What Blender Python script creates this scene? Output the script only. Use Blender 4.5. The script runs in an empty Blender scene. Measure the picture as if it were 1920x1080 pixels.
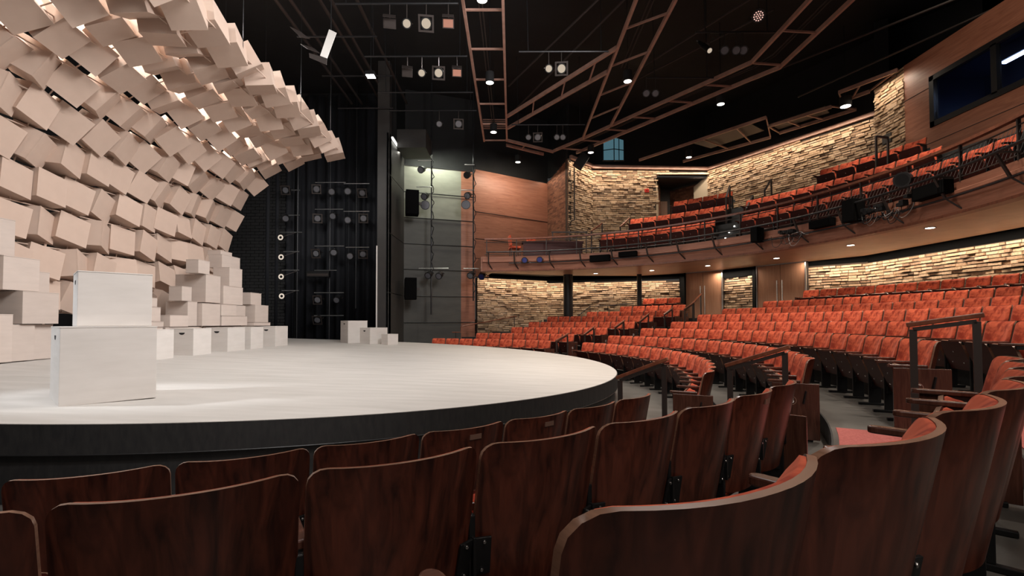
import bpy, math, random
from mathutils import Vector, Matrix, Euler
random.seed(7)
PI = math.pi
S = bpy.context.scene
COL = S.collection
def rad(a): return a*PI/180

# ------------------------------------------------------------------ camera
cam_d = bpy.data.cameras.new('camera'); cam = bpy.data.objects.new('camera', cam_d); COL.objects.link(cam)
ZC = 1.43
R_ = Vector((0.99999682, 0.00006951, -0.00252032)); U_ = Vector((0.00252127, -0.02756839, 0.99961674)); W_ = R_.cross(U_)*-1.0
cam.matrix_world = Matrix(((R_.x, U_.x, W_.x*-1, 0), (R_.y, U_.y, W_.y*-1, 0), (R_.z, U_.z, W_.z*-1, ZC), (0, 0, 0, 1))) if W_.y > 0 else \
    Matrix(((R_.x, U_.x, W_.x, 0), (R_.y, U_.y, W_.y, 0), (R_.z, U_.z, W_.z, ZC), (0, 0, 0, 1)))
cam_d.sensor_width = 36.0
cam_d.lens = 899.26/1920*36
cam_d.shift_y = (579.03-540)/1920
cam_d.clip_start = 0.05; cam_d.clip_end = 100
S.camera = cam

# ------------------------------------------------------------------ world, exposure
w = bpy.data.worlds.new('world'); S.world = w; w.use_nodes = True
w.node_tree.nodes['Background'].inputs[0].default_value = (0.9, 0.85, 0.8, 1)
w.node_tree.nodes['Background'].inputs[1].default_value = 0.05
S.view_settings.view_transform = 'Standard'; S.view_settings.look = 'None'
S.view_settings.gamma = 1; S.view_settings.exposure = 0.1; S.view_settings.use_curve_mapping = False

# ------------------------------------------------------------------ lights
def spot(name, loc, target, power, size=60, blend=0.6, col=(1, .86, .72), radius=.15):
    l = bpy.data.lights.new(name, 'SPOT'); l.energy = power; l.color = col; l.spot_size = rad(size); l.spot_blend = blend; l.shadow_soft_size = radius
    o = bpy.data.objects.new(name, l); COL.objects.link(o); o.location = loc
    o.rotation_euler = (Vector(target)-Vector(loc)).to_track_quat('-Z', 'Y').to_euler(); return o
def area(name, loc, target, power, sx, sy, col=(1, .86, .72), spread=180):
    l = bpy.data.lights.new(name, 'AREA'); l.energy = power; l.color = col; l.shape = 'RECTANGLE'; l.size = sx; l.size_y = sy; l.spread = rad(spread)
    o = bpy.data.objects.new(name, l); COL.objects.link(o); o.location = loc
    o.rotation_euler = (Vector(target)-Vector(loc)).to_track_quat('-Z', 'Y').to_euler(); return o
WHT = (1, .965, .94); WARM = (1, .84, .66); NEUT = (1, .93, .86); COOL = (.9, .95, 1)
# stage wash from the grid
spot('stage_wash', (-1.0, 9.0, 8.6), (-4.2, 10.5, .6), 720, 95, .8, WHT, .5)
spot('stage_wash', (-1.5, 13.5, 8.6), (-7.5, 10.0, 3.0), 620, 75, .8, WHT, .5)
spot('stage_wash', (0.5, 6.0, 8.6), (-8.0, 8.5, 4.5), 680, 70, .8, WHT, .5)
spot('stage_wash', (-0.2, 0.2, 6.6), (-4.4, 4.8, .8), 950, 60, .8, WHT, .4)
spot('stage_side_light', (-9.5, 3.2, 5.5), (-4.7, 4.9, 1.2), 1700, 17, .6, COOL, .2)
area('grid_wash', (2.5, 8.0, 7.6), (-7.4, 9.5, 4.4), 560, 3, 3, WHT)
area('grid_wash', (-1.0, 3.0, 7.8), (-7.2, 8.5, 4.6), 260, 2, 2, WHT)
# light above the hanging boxes
area('back_light_above_boxes', (-7.3, 10.0, 8.0), (-7.3, 10.0, 0), 850, 1.0, 8, (1, .97, .92))
# house lights over the seats
for i, (x, y, tx, ty, p) in enumerate([(3.4, 13.9, 4.0, 13.0, 690), (6.8, 15.4, 7.0, 14.5, 470), (-.65, 17.0, 0, 17.5, 600), (3.3, 18.6, 3.6, 17.6, 520),
                                  (7.3, 9.0, 6.0, 9.0, 870), (5.0, 5.0, 5.0, 6.6, 720), (0.8, 13.0, 2.6, 13.0, 560), (2.2, 8.4, 4.2, 8.6, 640)]):
    spot('house_or_fill_light', (x, y, 8.4), (tx, ty, .8), p, 88, .7, (1, .86, .72), .12)
spot('house_or_fill_light', (1.5, -1.6, 7.0), (1.6, 3.0, .8), 480, 80, .7, (1, .86, .74), .3)  # unseen lamp added behind the camera to light the near seat backs
spot('house_or_fill_light', (-3.5, -2.0, 7.0), (-1.0, 2.2, .8), 300, 80, .7, (1, .8, .7), .3)  # second added lamp behind the camera, also out of view
# low unseen fill, added behind the camera to lift the seat backs
area('rear_fill', (3.0, -2.4, 4.5), (2.5, 6.0, 1.0), 70, 5, 3, (1, .9, .82))
for t_ in ((6.5, 15.5, 3.8), (8.2, 9.5, 3.9), (1.5, 18.0, 3.8)): spot('balcony_front_fill', (-.6, 9.5, 8.2), t_, 300, 45, .9, (1, .88, .78), .2)  # unseen fill spots added to brighten the balcony front
spot('floor_fill', (6.0, -1.5, 6.5), (3.6, 2.2, .6), 220, 60, .8, (1, .9, .8), .2)  # unseen lamp added to lift the dark floor at lower right
# balcony seats
for x, y, tx, ty, p in [(9.0, 14.0, 9.2, 13.2, 380), (5.5, 18.0, 5.6, 17.8, 380), (8.5, 10.0, 9.6, 10.4, 380)]:
    spot('balcony_light', (x, y, 8.5), (tx, ty, 4.8), p, 75, .7, (1, .86, .72), .12)

# ------------------------------------------------------------------ materials
def new_mat(name):
    m = bpy.data.materials.new(name); m.use_nodes = True
    nt = m.node_tree; b = nt.nodes['Principled BSDF']; return m, nt, b
def plain(name, col, rough=.6, metal=0, spec=.5):
    m, nt, b = new_mat(name); b.inputs['Base Color'].default_value = (*col, 1); b.inputs['Roughness'].default_value = rough
    b.inputs['Metallic'].default_value = metal; b.inputs['Specular IOR Level'].default_value = spec; return m
def emit(name, col, st):
    m, nt, b = new_mat(name); b.inputs['Base Color'].default_value = (0, 0, 0, 1); b.inputs['Emission Color'].default_value = (*col, 1); b.inputs['Emission Strength'].default_value = st; return m
def ramp(nt, fac, stops):
    r = nt.nodes.new('ShaderNodeValToRGB'); el = r.color_ramp.elements
    while len(el) < len(stops): el.new(.5)
    for e, (p, c) in zip(el, stops): e.position = p; e.color = (*c, 1)
    nt.links.new(fac, r.inputs[0]); return r.outputs[0]
def noise(nt, scale, detail=4, coord='Object', st=(1, 1, 1), rough=.5, dist=0):
    tc = nt.nodes.new('ShaderNodeTexCoord'); mp = nt.nodes.new('ShaderNodeMapping'); mp.inputs['Scale'].default_value = st
    n = nt.nodes.new('ShaderNodeTexNoise'); n.inputs['Scale'].default_value = scale; n.inputs['Detail'].default_value = detail; n.inputs['Roughness'].default_value = rough; n.inputs['Distortion'].default_value = dist
    nt.links.new(tc.outputs[coord], mp.inputs[0]); nt.links.new(mp.outputs[0], n.inputs['Vector']); return n.outputs['Fac']
def bump(nt, b, h, s=.3, d=.01):
    n = nt.nodes.new('ShaderNodeBump'); n.inputs['Strength'].default_value = s; n.inputs['Distance'].default_value = d
    nt.links.new(h, n.inputs['Height']); nt.links.new(n.outputs[0], b.inputs['Normal'])
def mottled(name, c0, c1, scale, rough=.7, st=(1, 1, 1), bs=.0, bd=.005, detail=5, lo=.35, hi=.65, metal=0, spec=.5, dist=0, rnd=0):
    m, nt, b = new_mat(name); f = noise(nt, scale, detail, 'Object', st, .55, dist)
    out = ramp(nt, f, [(lo, c0), (hi, c1)])
    if rnd:
        oi = nt.nodes.new('ShaderNodeObjectInfo'); mr = nt.nodes.new('ShaderNodeMapRange'); mr.inputs['To Min'].default_value = 1-rnd; mr.inputs['To Max'].default_value = 1+rnd
        nt.links.new(oi.outputs['Random'], mr.inputs[0]); hs = nt.nodes.new('ShaderNodeHueSaturation'); nt.links.new(mr.outputs[0], hs.inputs['Value']); nt.links.new(out, hs.inputs['Color']); out = hs.outputs[0]
    nt.links.new(out, b.inputs['Base Color']); b.inputs['Roughness'].default_value = rough; b.inputs['Metallic'].default_value = metal; b.inputs['Specular IOR Level'].default_value = spec
    if bs: bump(nt, b, f, bs, bd)
    return m
def wood(name, c0, c1, st=(1, 1, 1), scale=3, rough=.35, spec=.5, rnd=.12):
    return mottled(name, c0, c1, scale, rough, st, .05, .001, 6, .3, .7, 0, spec, 1.2, rnd)
M = {}
M['velvet'] = mottled('velvet', (.30, .042, .022), (.66, .135, .066), 8, .95, (1, 1, 1), .3, .006, 5, .42, .60, 0, .15, .6, .1)
M['velvet'].node_tree.nodes['Principled BSDF'].inputs['Sheen Weight'].default_value = .2
M['velvet'].node_tree.nodes['Principled BSDF'].inputs['Sheen Roughness'].default_value = .4
M['velvet'].node_tree.nodes['Principled BSDF'].inputs['Sheen Tint'].default_value = (1, .45, .35, 1)
M['shell'] = wood('dark_plywood', (.022, .005, .003), (.13, .034, .019), (6, 6, .45), 3.2, .30, .5, .2)
M['shell_edge'] = wood('plywood_edge', (.16, .085, .055), (.27, .15, .10), (1, 1, 30), 3, .3)
M['pan'] = wood('seat_tray_wood', (.035, .007, .006), (.06, .012, .009), (1, 1, 6), 3, .45, .25)
M['armwood'] = wood('arm_wood', (.05, .018, .012), (.11, .045, .03), (1, 12, 1), 3, .25)
M['railwood'] = wood('handrail_wood', (.12, .035, .018), (.24, .08, .042), (3, 3, 1), 3, .35)
M['black'] = plain('black_metal', (.012, .012, .013), .4, .3)
M['dull_black'] = plain('matte_black', (.008, .008, .009), .85)
M['bolt'] = plain('bolt_steel', (.6, .6, .6), .25, 1)
M['plate'] = plain('engraved_plate', (.35, .22, .17), .35, .6)
M['void'] = plain('black_paint', (.0022, .0022, .0024), .9, 0, .1)
M['white'] = plain('white_paint', (.75, .73, .70), .5)
M['pipe'] = plain('pipe_paint', (.035, .035, .038), .35, .6)
M['alu'] = plain('brushed_aluminium', (.5, .5, .5), .35, .9)
M['stage'] = mottled('stage_canvas', (.435, .41, .38), (.52, .49, .46), 2.0, .8, (.5, 3, 1), .1, .002, 8, .3, .7)
M['skirt'] = mottled('stage_skirt', (.007, .007, .008), (.015, .0145, .0145), 30, .6, (1, 1, .3), .4, .002)
M['concrete'] = mottled('grey_sealed_concrete', (.060, .056, .051), (.125, .118, .108), 1.6, .42, (1, 1, 1), .05, .002, 6)
M['carpet'] = mottled('red_aisle_carpet', (.40, .10, .09), (.52, .15, .13), 60, .95, (1, 1, 1), .5, .004)
M['riser'] = plain('riser_black', (.02, .02, .02), .6)
M['card'] = mottled('pale_board', (.52, .395, .325), (.56, .43, .355), 3, .85, (1, 1, 1), 0, 0, 3, .3, .7, 0, .2, 0, .05)
M['stack_board'] = mottled('stacked_board', (.50, .425, .38), (.55, .47, .42), 2, .85, (1, 1, 6), 0, 0, 3, .3, .7, 0, .2, 0, .05)
M['white_box'] = mottled('white_board', (.60, .56, .525), (.655, .615, .58), 2, .8, (1, 1, 6), 0, 0, 3, .3, .7, 0, .2, 0, .03)
M['panelwood'] = wood('cherry_wood_panel', (.22, .086, .052), (.34, .145, .092), (1, 1, 14), 1.2, .42, .4, 0)
M['soffit'] = wood('soffit_wood', (.42, .22, .135), (.52, .29, .18), (3, 3, 3), .6, .4, .5, 0)
M['doorwood'] = wood('door_veneer', (.34, .17, .10), (.44, .23, .14), (14, 14, .6), 1.5, .4, .4, 0)
M['greywall'] = mottled('olive_grey_panel', (.050, .048, .042), (.064, .062, .054), 1.5, .55, (1, 1, 3))
M['darkgrey'] = mottled('charcoal_wall', (.022, .020, .019), (.032, .029, .027), 2, .6)
M['blackwall'] = mottled('black_wall', (.003, .003, .0035), (.006, .006, .007), 2, .75)
M['curtain'] = mottled('black_drape', (.004, .005, .008), (.008, .009, .014), 8, .8, (4, 4, .3), .3, .01)
M['catwalk'] = mottled('red_oxide_steel', (.36, .205, .16), (.48, .29, .23), 4, .5, (1, 1, 1), 0, 0, 3, .3, .7, .2)
M['darksteel'] = plain('dark_steel', (.045, .035, .032), .5, .4)
M['lens'] = plain('lens_glass', (.16, .16, .18), .25, .3)
M['bluelens'] = plain('blue_lens_glass', (.04, .05, .22), .12, .5)
M['lamp_on'] = emit('lit_lamp', (1, .93, .82), 6)
M['lamp_warm'] = emit('lit_lens', (1, .82, .62), .5)
M['led'] = emit('lit_tube', (.9, .95, 1), 5)
M['ledge_lit'] = emit('work_light', (1, 1, 1), 60)
M['blueglass'] = emit('dim_blue_window', (.10, .22, .27), .55)
M['boothglass'], _nt, _b = new_mat('booth_window_glass')
_b.inputs['Base Color'].default_value = (.35, .42, .55, 1); _b.inputs['Roughness'].default_value = .02; _b.inputs['Transmission Weight'].default_value = 1; _b.inputs['IOR'].default_value = 1.3
M['boothroom'] = plain('booth_interior_paint', (.10, .12, .20), .9)
def brick_mat(name, stops, rough=.9):
    m, nt, b = new_mat(name)
    g = nt.nodes.new('ShaderNodeNewGeometry'); c = ramp(nt, g.outputs['Random Per Island'], stops)
    f = noise(nt, 22, 5); mx = nt.nodes.new('ShaderNodeMixRGB'); mx.blend_type = 'MULTIPLY'; mx.inputs[0].default_value = .5
    nt.links.new(c, mx.inputs[1]); nt.links.new(ramp(nt, f, [(.3, (.5, .45, .4)), (.6, (1, 1, 1))]), mx.inputs[2])
    nt.links.new(mx.outputs[0], b.inputs['Base Color']); b.inputs['Roughness'].default_value = rough; bump(nt, b, f, .5, .02); return m
M['brick'] = brick_mat('split_face_brick', [(0, (.13, .085, .055)), (.06, (.30, .19, .12)), (.3, (.43, .285, .175)), (.6, (.55, .385, .245)), (1, (.62, .455, .32))])
M['redbrick'] = brick_mat('smooth_brown_brick', [(0, (.11, .04, .022)), (.5, (.19, .075, .04)), (1, (.25, .11, .06))])
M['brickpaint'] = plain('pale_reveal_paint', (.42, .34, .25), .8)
M['mortar'] = plain('mortar', (.05, .035, .025), .95)

# ------------------------------------------------------------------ mesh builder
class MB:
    def __init__(s): s.v = []; s.f = []; s.m = []
    def add(s, vs, fs, mi=0):
        n = len(s.v); s.v += [tuple(v) for v in vs]; s.f += [tuple(i+n for i in f) for f in fs]; s.m += [mi]*len(fs)
    def box(s, c, d, mat=None, mi=0):
        x, y, z = d[0]/2, d[1]/2, d[2]/2
        vs = [Vector(p) for p in [(-x, -y, -z), (x, -y, -z), (x, y, -z), (-x, y, -z), (-x, -y, z), (x, -y, z), (x, y, z), (-x, y, z)]]
        if mat is not None: vs = [mat @ v for v in vs]
        c = Vector(c); s.add([v+c for v in vs], [(0, 3, 2, 1), (4, 5, 6, 7), (0, 1, 5, 4), (1, 2, 6, 5), (2, 3, 7, 6), (3, 0, 4, 7)], mi)
    def bx(s, x0, x1, y0, y1, z0, z1, mi=0): s.box(((x0+x1)/2, (y0+y1)/2, (z0+z1)/2), (abs(x1-x0), abs(y1-y0), abs(z1-z0)), None, mi)
    def cyl(s, p0, p1, r0, r1=None, n=10, mi=0):
        r1 = r0 if r1 is None else r1
        p0 = Vector(p0); p1 = Vector(p1); d = (p1-p0).normalized(); a = d.orthogonal().normalized(); b = d.cross(a)
        vs = [p0+(a*math.cos(2*PI*i/n)+b*math.sin(2*PI*i/n))*r0 for i in range(n)]+[p1+(a*math.cos(2*PI*i/n)+b*math.sin(2*PI*i/n))*r1 for i in range(n)]
        s.add(vs, [(i, (i+1) % n, (i+1) % n+n, i+n) for i in range(n)]+[tuple(range(n-1, -1, -1)), tuple(range(n, 2*n))], mi)
    def beam(s, p0, p1, wd, h, mi=0):
        p0 = Vector(p0); p1 = Vector(p1); d = (p1-p0).normalized(); up = Vector((0, 0, 1))
        if abs(d.z) > .95: up = Vector((0, 1, 0))
        a = d.cross(up).normalized()*wd/2; b = a.cross(d).normalized()*h/2
        vs = [p+q for p in (p0, p1) for q in (-a-b, a-b, a+b, -a+b)]
        s.add(vs, [(0, 1, 2, 3), (7, 6, 5, 4), (0, 4, 5, 1), (1, 5, 6, 2), (2, 6, 7, 3), (3, 7, 4, 0)], mi)
    def tube(s, pts, r, n=8, mi=0, closed=False):
        pts = [Vector(p) for p in pts]; rings = []; a = None
        for i, p in enumerate(pts):
            d = (pts[min(i+1, len(pts)-1)]-pts[max(i-1, 0)]).normalized()
            if a is None: a = d.orthogonal().normalized()
            else: a = (a-d*a.dot(d)).normalized()
            b = d.cross(a); rings.append([p+(a*math.cos(2*PI*k/n)+b*math.sin(2*PI*k/n))*r for k in range(n)])
        vs = [v for rr in rings for v in rr]; fs = []
        for i in range(len(pts)-1):
            for k in range(n): fs.append((i*n+k, i*n+(k+1) % n, (i+1)*n+(k+1) % n, (i+1)*n+k))
        fs += [tuple(range(n-1, -1, -1)), tuple(range(len(vs)-n, len(vs)))]
        s.add(vs, fs, mi)
    def prism(s, poly, z0, z1, mi=0):
        # z0/z1 number or function of x,y
        g0 = z0 if callable(z0) else (lambda x, y: z0); g1 = z1 if callable(z1) else (lambda x, y: z1)
        n = len(poly); vs = [(x, y, g0(x, y)) for x, y in poly]+[(x, y, g1(x, y)) for x, y in poly]
        s.add(vs, [tuple(range(n-1, -1, -1)), tuple(range(n, 2*n))]+[(i, (i+1) % n, (i+1) % n+n, i+n) for i in range(n)], mi)
    def wall(s, p0, p1, z0, z1, t=.1, mi=0):
        a = Vector((p0[0], p0[1])); b = Vector((p1[0], p1[1])); d = (b-a).normalized(); nn = Vector((-d.y, d.x))*t
        s.prism([tuple(a), tuple(b), tuple(b+nn), tuple(a+nn)][::1], z0, z1, mi)
    def ring(s, c, prof, a0, a1, n, mi=0):
        # sweep closed (r,z) profile about c
        m = len(prof); vs = []
        for i in range(n+1):
            a = rad(a0+(a1-a0)*i/n)
            for r, z in prof: vs.append((c[0]+r*math.cos(a), c[1]+r*math.sin(a), z))
        fs = []
        for i in range(n):
            for k in range(m): fs.append((i*m+k, (i+1)*m+k, (i+1)*m+(k+1) % m, i*m+(k+1) % m))
        fs += [tuple(range(m)), tuple(range(n*m+m-1, n*m-1, -1))]
        s.add(vs, fs, mi)
    def build(s, name, mats, parent=None, smooth=False, kind=None, bevel=0):
        me = bpy.data.meshes.new(name); me.from_pydata(s.v, [], s.f)
        for m in (mats if isinstance(mats, (list, tuple)) else [mats]): me.materials.append(m if not isinstance(m, str) else M[m])
        me.polygons.foreach_set('material_index', s.m)
        if smooth: me.polygons.foreach_set('use_smooth', [True]*len(me.polygons))
        me.update()
        o = bpy.data.objects.new(name, me); COL.objects.link(o)
        if parent is not None: o.parent = parent
        if kind: o['kind'] = kind
        if bevel:
            b = o.modifiers.new('bevel', 'BEVEL'); b.width = bevel; b.segments = 2; b.limit_method = 'ANGLE'
        return o
def fixn(o):
    import bmesh
    bm = bmesh.new(); bm.from_mesh(o.data); bmesh.ops.recalc_face_normals(bm, faces=bm.faces); bm.to_mesh(o.data); bm.free(); return o
def autos(o, ang=40):
    o.data.polygons.foreach_set('use_smooth', [True]*len(o.data.polygons))
    try: o.data.set_sharp_from_angle(angle=rad(ang))
    except Exception: pass
    return o
def tag(o, label, cat, group=None):
    o['label'] = label; o['category'] = cat
    if group: o['group'] = group
    return o
def empty(name, loc=(0, 0, 0), rz=0, label=None, cat=None, group=None):
    o = bpy.data.objects.new(name, None); COL.objects.link(o); o.location = loc; o.rotation_euler = (0, 0, rz); o.empty_display_size = .1
    if label: tag(o, label, cat, group)
    return o
def copy_tree(o, parent=None):
    c = o.copy(); COL.objects.link(c)
    for k in ('group',):
        if k in c and parent is None: del c[k]
    if parent is not None: c.parent = parent
    for ch in list(o.children):
        if ch.name.split('.')[0] not in ('hanger_rod', 'led_face'): copy_tree(ch, c)
    return c
ORD = ['zeroth', 'first', 'second', 'third', 'fourth', 'fifth', 'sixth', 'seventh', 'eighth', 'ninth', 'tenth', 'eleventh', 'twelfth', 'thirteenth', 'fourteenth', 'fifteenth',
       'sixteenth', 'seventeenth', 'eighteenth', 'nineteenth', 'twentieth', 'twenty-first', 'twenty-second', 'twenty-third', 'twenty-fourth', 'twenty-fifth', 'twenty-sixth']

# ------------------------------------------------------------------ floors and seating tiers
CC = (-5.06, 9.42)                        # centre of the seating arcs
RK = dict(zip('ABCDEFGH', [8.30, 9.31, 10.33, 11.36, 12.39, 13.42, 14.45, 15.48]))
ZT = dict(zip('ABCDEFGH', [.85, 1.03, 1.236, 1.428, 1.651, 1.843, 2.071, 2.408]))
ZF = {k: ZT[k]-.85 for k in ZT}
b = MB(); b.prism([(-14, -3), (14, -3), (14, 26), (-14, 26)], -.2, 0); b.build('floor', 'concrete', kind='structure')
for i, k in enumerate('BCDEFGH'):
    r0 = RK['ABCDEFGH'[i]]+.12; r1 = RK[k]+.12 if k != 'H' else 18.0
    b = MB(); lo = -.02
    b.ring(CC, [(r0, lo), (r1, lo), (r1, ZF[k]), (r0, ZF[k])], -112 if i < 3 else -60, 84 if i < 2 else 78, 120)
    o = b.build('floor', ['concrete'], kind='structure'); fixn(o)
    b = MB(); b.ring(CC, [(r0-.015, ZF['ABCDEFGH'[i]]), (r0, ZF['ABCDEFGH'[i]]), (r0, ZF[k]+.004), (r0-.015, ZF[k]+.004)], -112 if i < 3 else -60, 84 if i < 2 else 78, 120)
    o = b.build('trim_1', 'riser', kind='structure'); fixn(o)
# carpet in the near aisle
for (r0, r1, z, a0, a1) in [(9.44, 10.33, ZF['C'], -38.5, -29.8), (10.46, 11.3, ZF['D'], -38.5, -30.5), (8.43, 9.3, ZF['B'], 31.8, 39.0)]:
    b = MB(); b.ring(CC, [(r0+.03, z), (r1, z), (r1, z+.008), (r0+.03, z+.008)], a0, a1, 12)
    o = fixn(b.build('aisle_carpet', 'carpet')); 
    tag(o, {9.44: 'pink-red carpet strip on the aisle floor behind the second curved row', 10.46: 'pink-red carpet strip at the right edge behind the third curved row', 8.43: 'red carpet strip on the far aisle step'}[r0], 'carpet')

# ------------------------------------------------------------------ the stage
SC = (-4.64, 10.52); SR = 6.77
def sz(x, y): return .48-.0354*x+.0059*y
arc = [(SC[0]+SR*math.cos(rad(a)), SC[1]+SR*math.sin(rad(a))) for a in [i*2-90 for i in range(91)]]
poly = [(-11.5, SC[1]-SR)]+arc+[(-11.5, SC[1]+SR)]
stage = empty('stage', (0, 0, 0), 0, 'round thrust stage with pale raked floor and black skirt', 'stage')
b = MB(); b.prism(poly, lambda x, y: sz(x, y)-.03, sz); fixn(b.build('stage_top', 'stage', stage))
def scaled(d): return [(-11.5, SC[1]-SR-d)]+[(SC[0]+(SR+d)*math.cos(rad(a)), SC[1]+(SR+d)*math.sin(rad(a))) for a in [i*2-90 for i in range(91)]]+[(-11.5, SC[1]+SR+d)]
b = MB(); b.prism(scaled(.012), lambda x, y: sz(x, y)-.24, lambda x, y: sz(x, y)-.004); fixn(b.build('stage_fascia', 'skirt', stage))
b = MB(); b.prism(scaled(-.04), 0.0, lambda x, y: sz(x, y)-.24); fixn(b.build('stage_skirt', 'skirt', stage))
b = MB(); b.tube([(x, y, sz(x, y)-.245) for x, y in scaled(.012)[1:-1]], .006, 6); b.build('skirt_cord', 'black', stage)

# ------------------------------------------------------------------ white boxes
def cardboard_box(L1, L2, h, mat='white_box', hole=None, name='storage_box'):
    """origin at bottom of the corner nearest the camera; +x along L1, +y along L2 (local)"""
    root = empty(name)
    b = MB(); b.bx(0, L1, 0, L2, 0, h-.012); fixn(b.build('box_body', mat, root, bevel=.004))
    b = MB(); b.bx(-.003, L1+.003, -.003, L2+.003, h-.012, h); fixn(b.build('lid', mat, root, bevel=.003))
    if hole is not None:
        # D shaped hand hole on the face x=0 ('L') or y=0 ('R')
        w_, hh = .06, .045; n = 9; zc = h-.085
        pts = [(w_*math.cos(PI+PI*i/n), hh*math.sin(PI+PI*i/n)) for i in range(n+1)]
        b = MB()
        if hole == 'L': vs = [(-.0015, L2*.5+p, zc+q) for p, q in pts]+[(.004, L2*.5+p, zc+q) for p, q in pts]
        else: vs = [(L1*.5+p, -.0015, zc+q) for p, q in pts]+[(L1*.5+p, .004, zc+q) for p, q in pts]
        m = len(pts); b.add(vs, [tuple(range(m)), tuple(range(2*m-1, m-1, -1))]+[(i, (i+1) % m, (i+1) % m+m, i+m) for i in range(m)])
        fixn(b.build('hand_hole', 'dull_black', root))
    return root
def place_box(corner, ang, L1, L2, h, label, hole=None, group=None, mat='white_box', z=None):
    r = cardboard_box(L1, L2, h, mat, hole); r.location = (corner[0], corner[1], sz(*corner)-.004 if z is None else z); r.rotation_euler = (0, 0, rad(ang)); tag(r, label, 'box', group); return r
place_box((-4.21, 4.47), 48.8, .745, .68, .745, 'large white box standing alone near the front of the stage, another box on top', 'L')
place_box((-4.30, 4.74), 46, .60, .52, .555, 'white box resting on top of the large box at the front of the stage', 'L', z=sz(-4.21, 4.47)+.743)
G = 'boxes in the front row at the back of the stage'
for n_, (x0, x1, y0, y1) in enumerate([(-6.92, -6.45, 8.58, 9.16), (-6.92, -6.45, 9.72, 10.30), (-6.95, -6.45, 10.89, 11.60), (-6.88, -6.42, 11.80, 12.39), (-6.9, -6.40, 12.98, 13.70)]):
    lab = ['white box half hidden behind the foreground boxes, left end of the floor row', 'white box with hand hole, second from the left in the floor row', 'wide white box with hand hole in the middle of the floor row',
           'narrow white box between two wider boxes near the right of the floor row', 'white box with hand hole at the right end of the floor row'][n_]
    place_box((x1, y0), 90, y1-y0, x1-x0, .555, lab, 'L', G)
for c, a, l1, l2, h, lab in [((-5.28, 15.45), 42, .66, .6, .735, 'tallest of the three white boxes at the far edge of the stage'), ((-4.55, 15.38), 52, .68, .6, .53, 'middle-sized of the three white boxes at the far edge of the stage'),
                             ((-3.94, 15.22), 50, .40, .34, .35, 'smallest of the three white boxes at the far edge of the stage')]:
    place_box(c, a, l1, l2, h, lab, 'L' if h > .4 else None)
stack = [(-7.54, -7.5, 12.31, 12.81, 3.18, 3.3), (-7.33, -7.3, 12.04, 12.84, 2.82, 3.16), (-7.41, -7.0, 11.86, 12.42, 2.34, 2.81), (-7.14, -7.0, 10.68, 11.08, 2.545, 2.85), (-7.7, -7.0, 10.95, 11.5, 1.9, 2.54), (-7.07, -6.95, 11.54, 12.37, 1.88, 2.33),
 (-7.28, -7.0, 10.16, 10.47, 1.90, 2.21), (-7.48, -7.0, 10.35, 10.66, 1.36, 1.895), (-6.98, -6.9, 10.68, 11.34, 1.36, 1.87), (-6.95, -6.9, 11.38, 12.0, 1.60, 1.87), (-6.99, -6.95, 12.04, 12.5, 1.60, 1.87),
 (-7.15, -6.95, 9.75, 10.3, 1.35, 1.59), (-7.11, -6.9, 11.40, 12.5, 1.36, 1.595), (-7.08, -6.9, 12.66, 13.19, 1.91, 2.23), (-7.04, -6.8, 12.70, 13.38, 1.44, 1.905), (-6.83, -6.75, 12.55, 13.40, 1.35, 1.435),
 (-7.23, -7.1, 9.32, 9.69, 1.46, 1.745), (-7.08, -7.0, 9.13, 9.64, 1.35, 1.455), (-7.35, -7.15, 9.40, 9.66, 1.75, 1.93)]
SLAB = ['small flat box at the very top of the right-hand stack', 'pale box second from the top of the right-hand stack', 'pale box third from the top of the right-hand stack', 'small pale box on top of the widest stacked box', 'widest pale box in the middle of the right-hand stack',
 'pale box supporting the tall column at the right of the stack', 'small pale box left of the widest stacked box', 'pale box below the small left box of the stack', 'pale box with a diagonal shadow below the widest box', 'low pale box right of the one with the diagonal shadow',
 'small square box beside the low pale box in the stack', 'pale box lower left of the stack behind the floor row', 'long low box under the two small square boxes', 'small white box topping the short right-hand pile', 'pale box in the middle of the short right-hand pile',
 'thin box at the bottom of the short right-hand pile', 'pale box just right of the foreground boxes', 'thin pale box just right of the foreground boxes', 'small box leaning above the pile right of the foreground boxes']
for (x0, x1, y0, y1, z0, z1), lab in zip(stack, SLAB):
    dx = max(x1-x0, .34 if y1-y0 > .45 else .28)
    place_box((x1, y0), 90, y1-y0, dx, z1-z0, lab, None, 'stacked boxes at the right end of the sculpture', mat='stack_board', z=z0)
for k_, (y0, y1) in enumerate([(8.55, 9.6), (9.65, 10.8), (10.85, 12.0), (12.05, 13.4)]):
    place_box((-6.97, y0), 90, y1-y0-.02, .55, 1.345-sz(-7, y0), 'large base box hidden behind the floor row, %s from the left' % ORD[k_+1], None, 'base boxes of the right-hand stack', mat='stack_board')
left = [(-8.55, -8.5, 7.90, 8.17, 2.57, 3.19), (-8.51, -8.4, 7.90, 8.51, 1.99, 2.56), (-8.63, -8.5, 8.54, 8.80, 1.99, 2.36), (-8.84, -8.3, 8.13, 8.78, 1.42, 1.98), (-8.38, -8.3, 7.33, 7.98, .79, 1.58), (-8.51, -8.35, 8.02, 8.40, .79, 1.41), (-8.61, -8.4, 8.44, 8.78, .79, 1.41), (-8.9, -8.45, 7.3, 7.9, 1.59, 2.25), (-8.9, -8.5, 7.35, 7.86, 2.27, 2.9)]
LLAB = ['pale box topping the stack at the left edge', 'wide pale box under the top box of the left stack', 'small pale box at the right shoulder of the left stack', 'wide pale box in the middle of the left stack, lit by a slanting shadow', 'tall pale box on the stage floor at the left edge',
 'pale box on the stage floor second from the left edge', 'pale box on the stage floor just left of the foreground boxes', 'pale box at the left edge above the tall floor box', 'pale box at the left edge beside the top of the stack']
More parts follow.
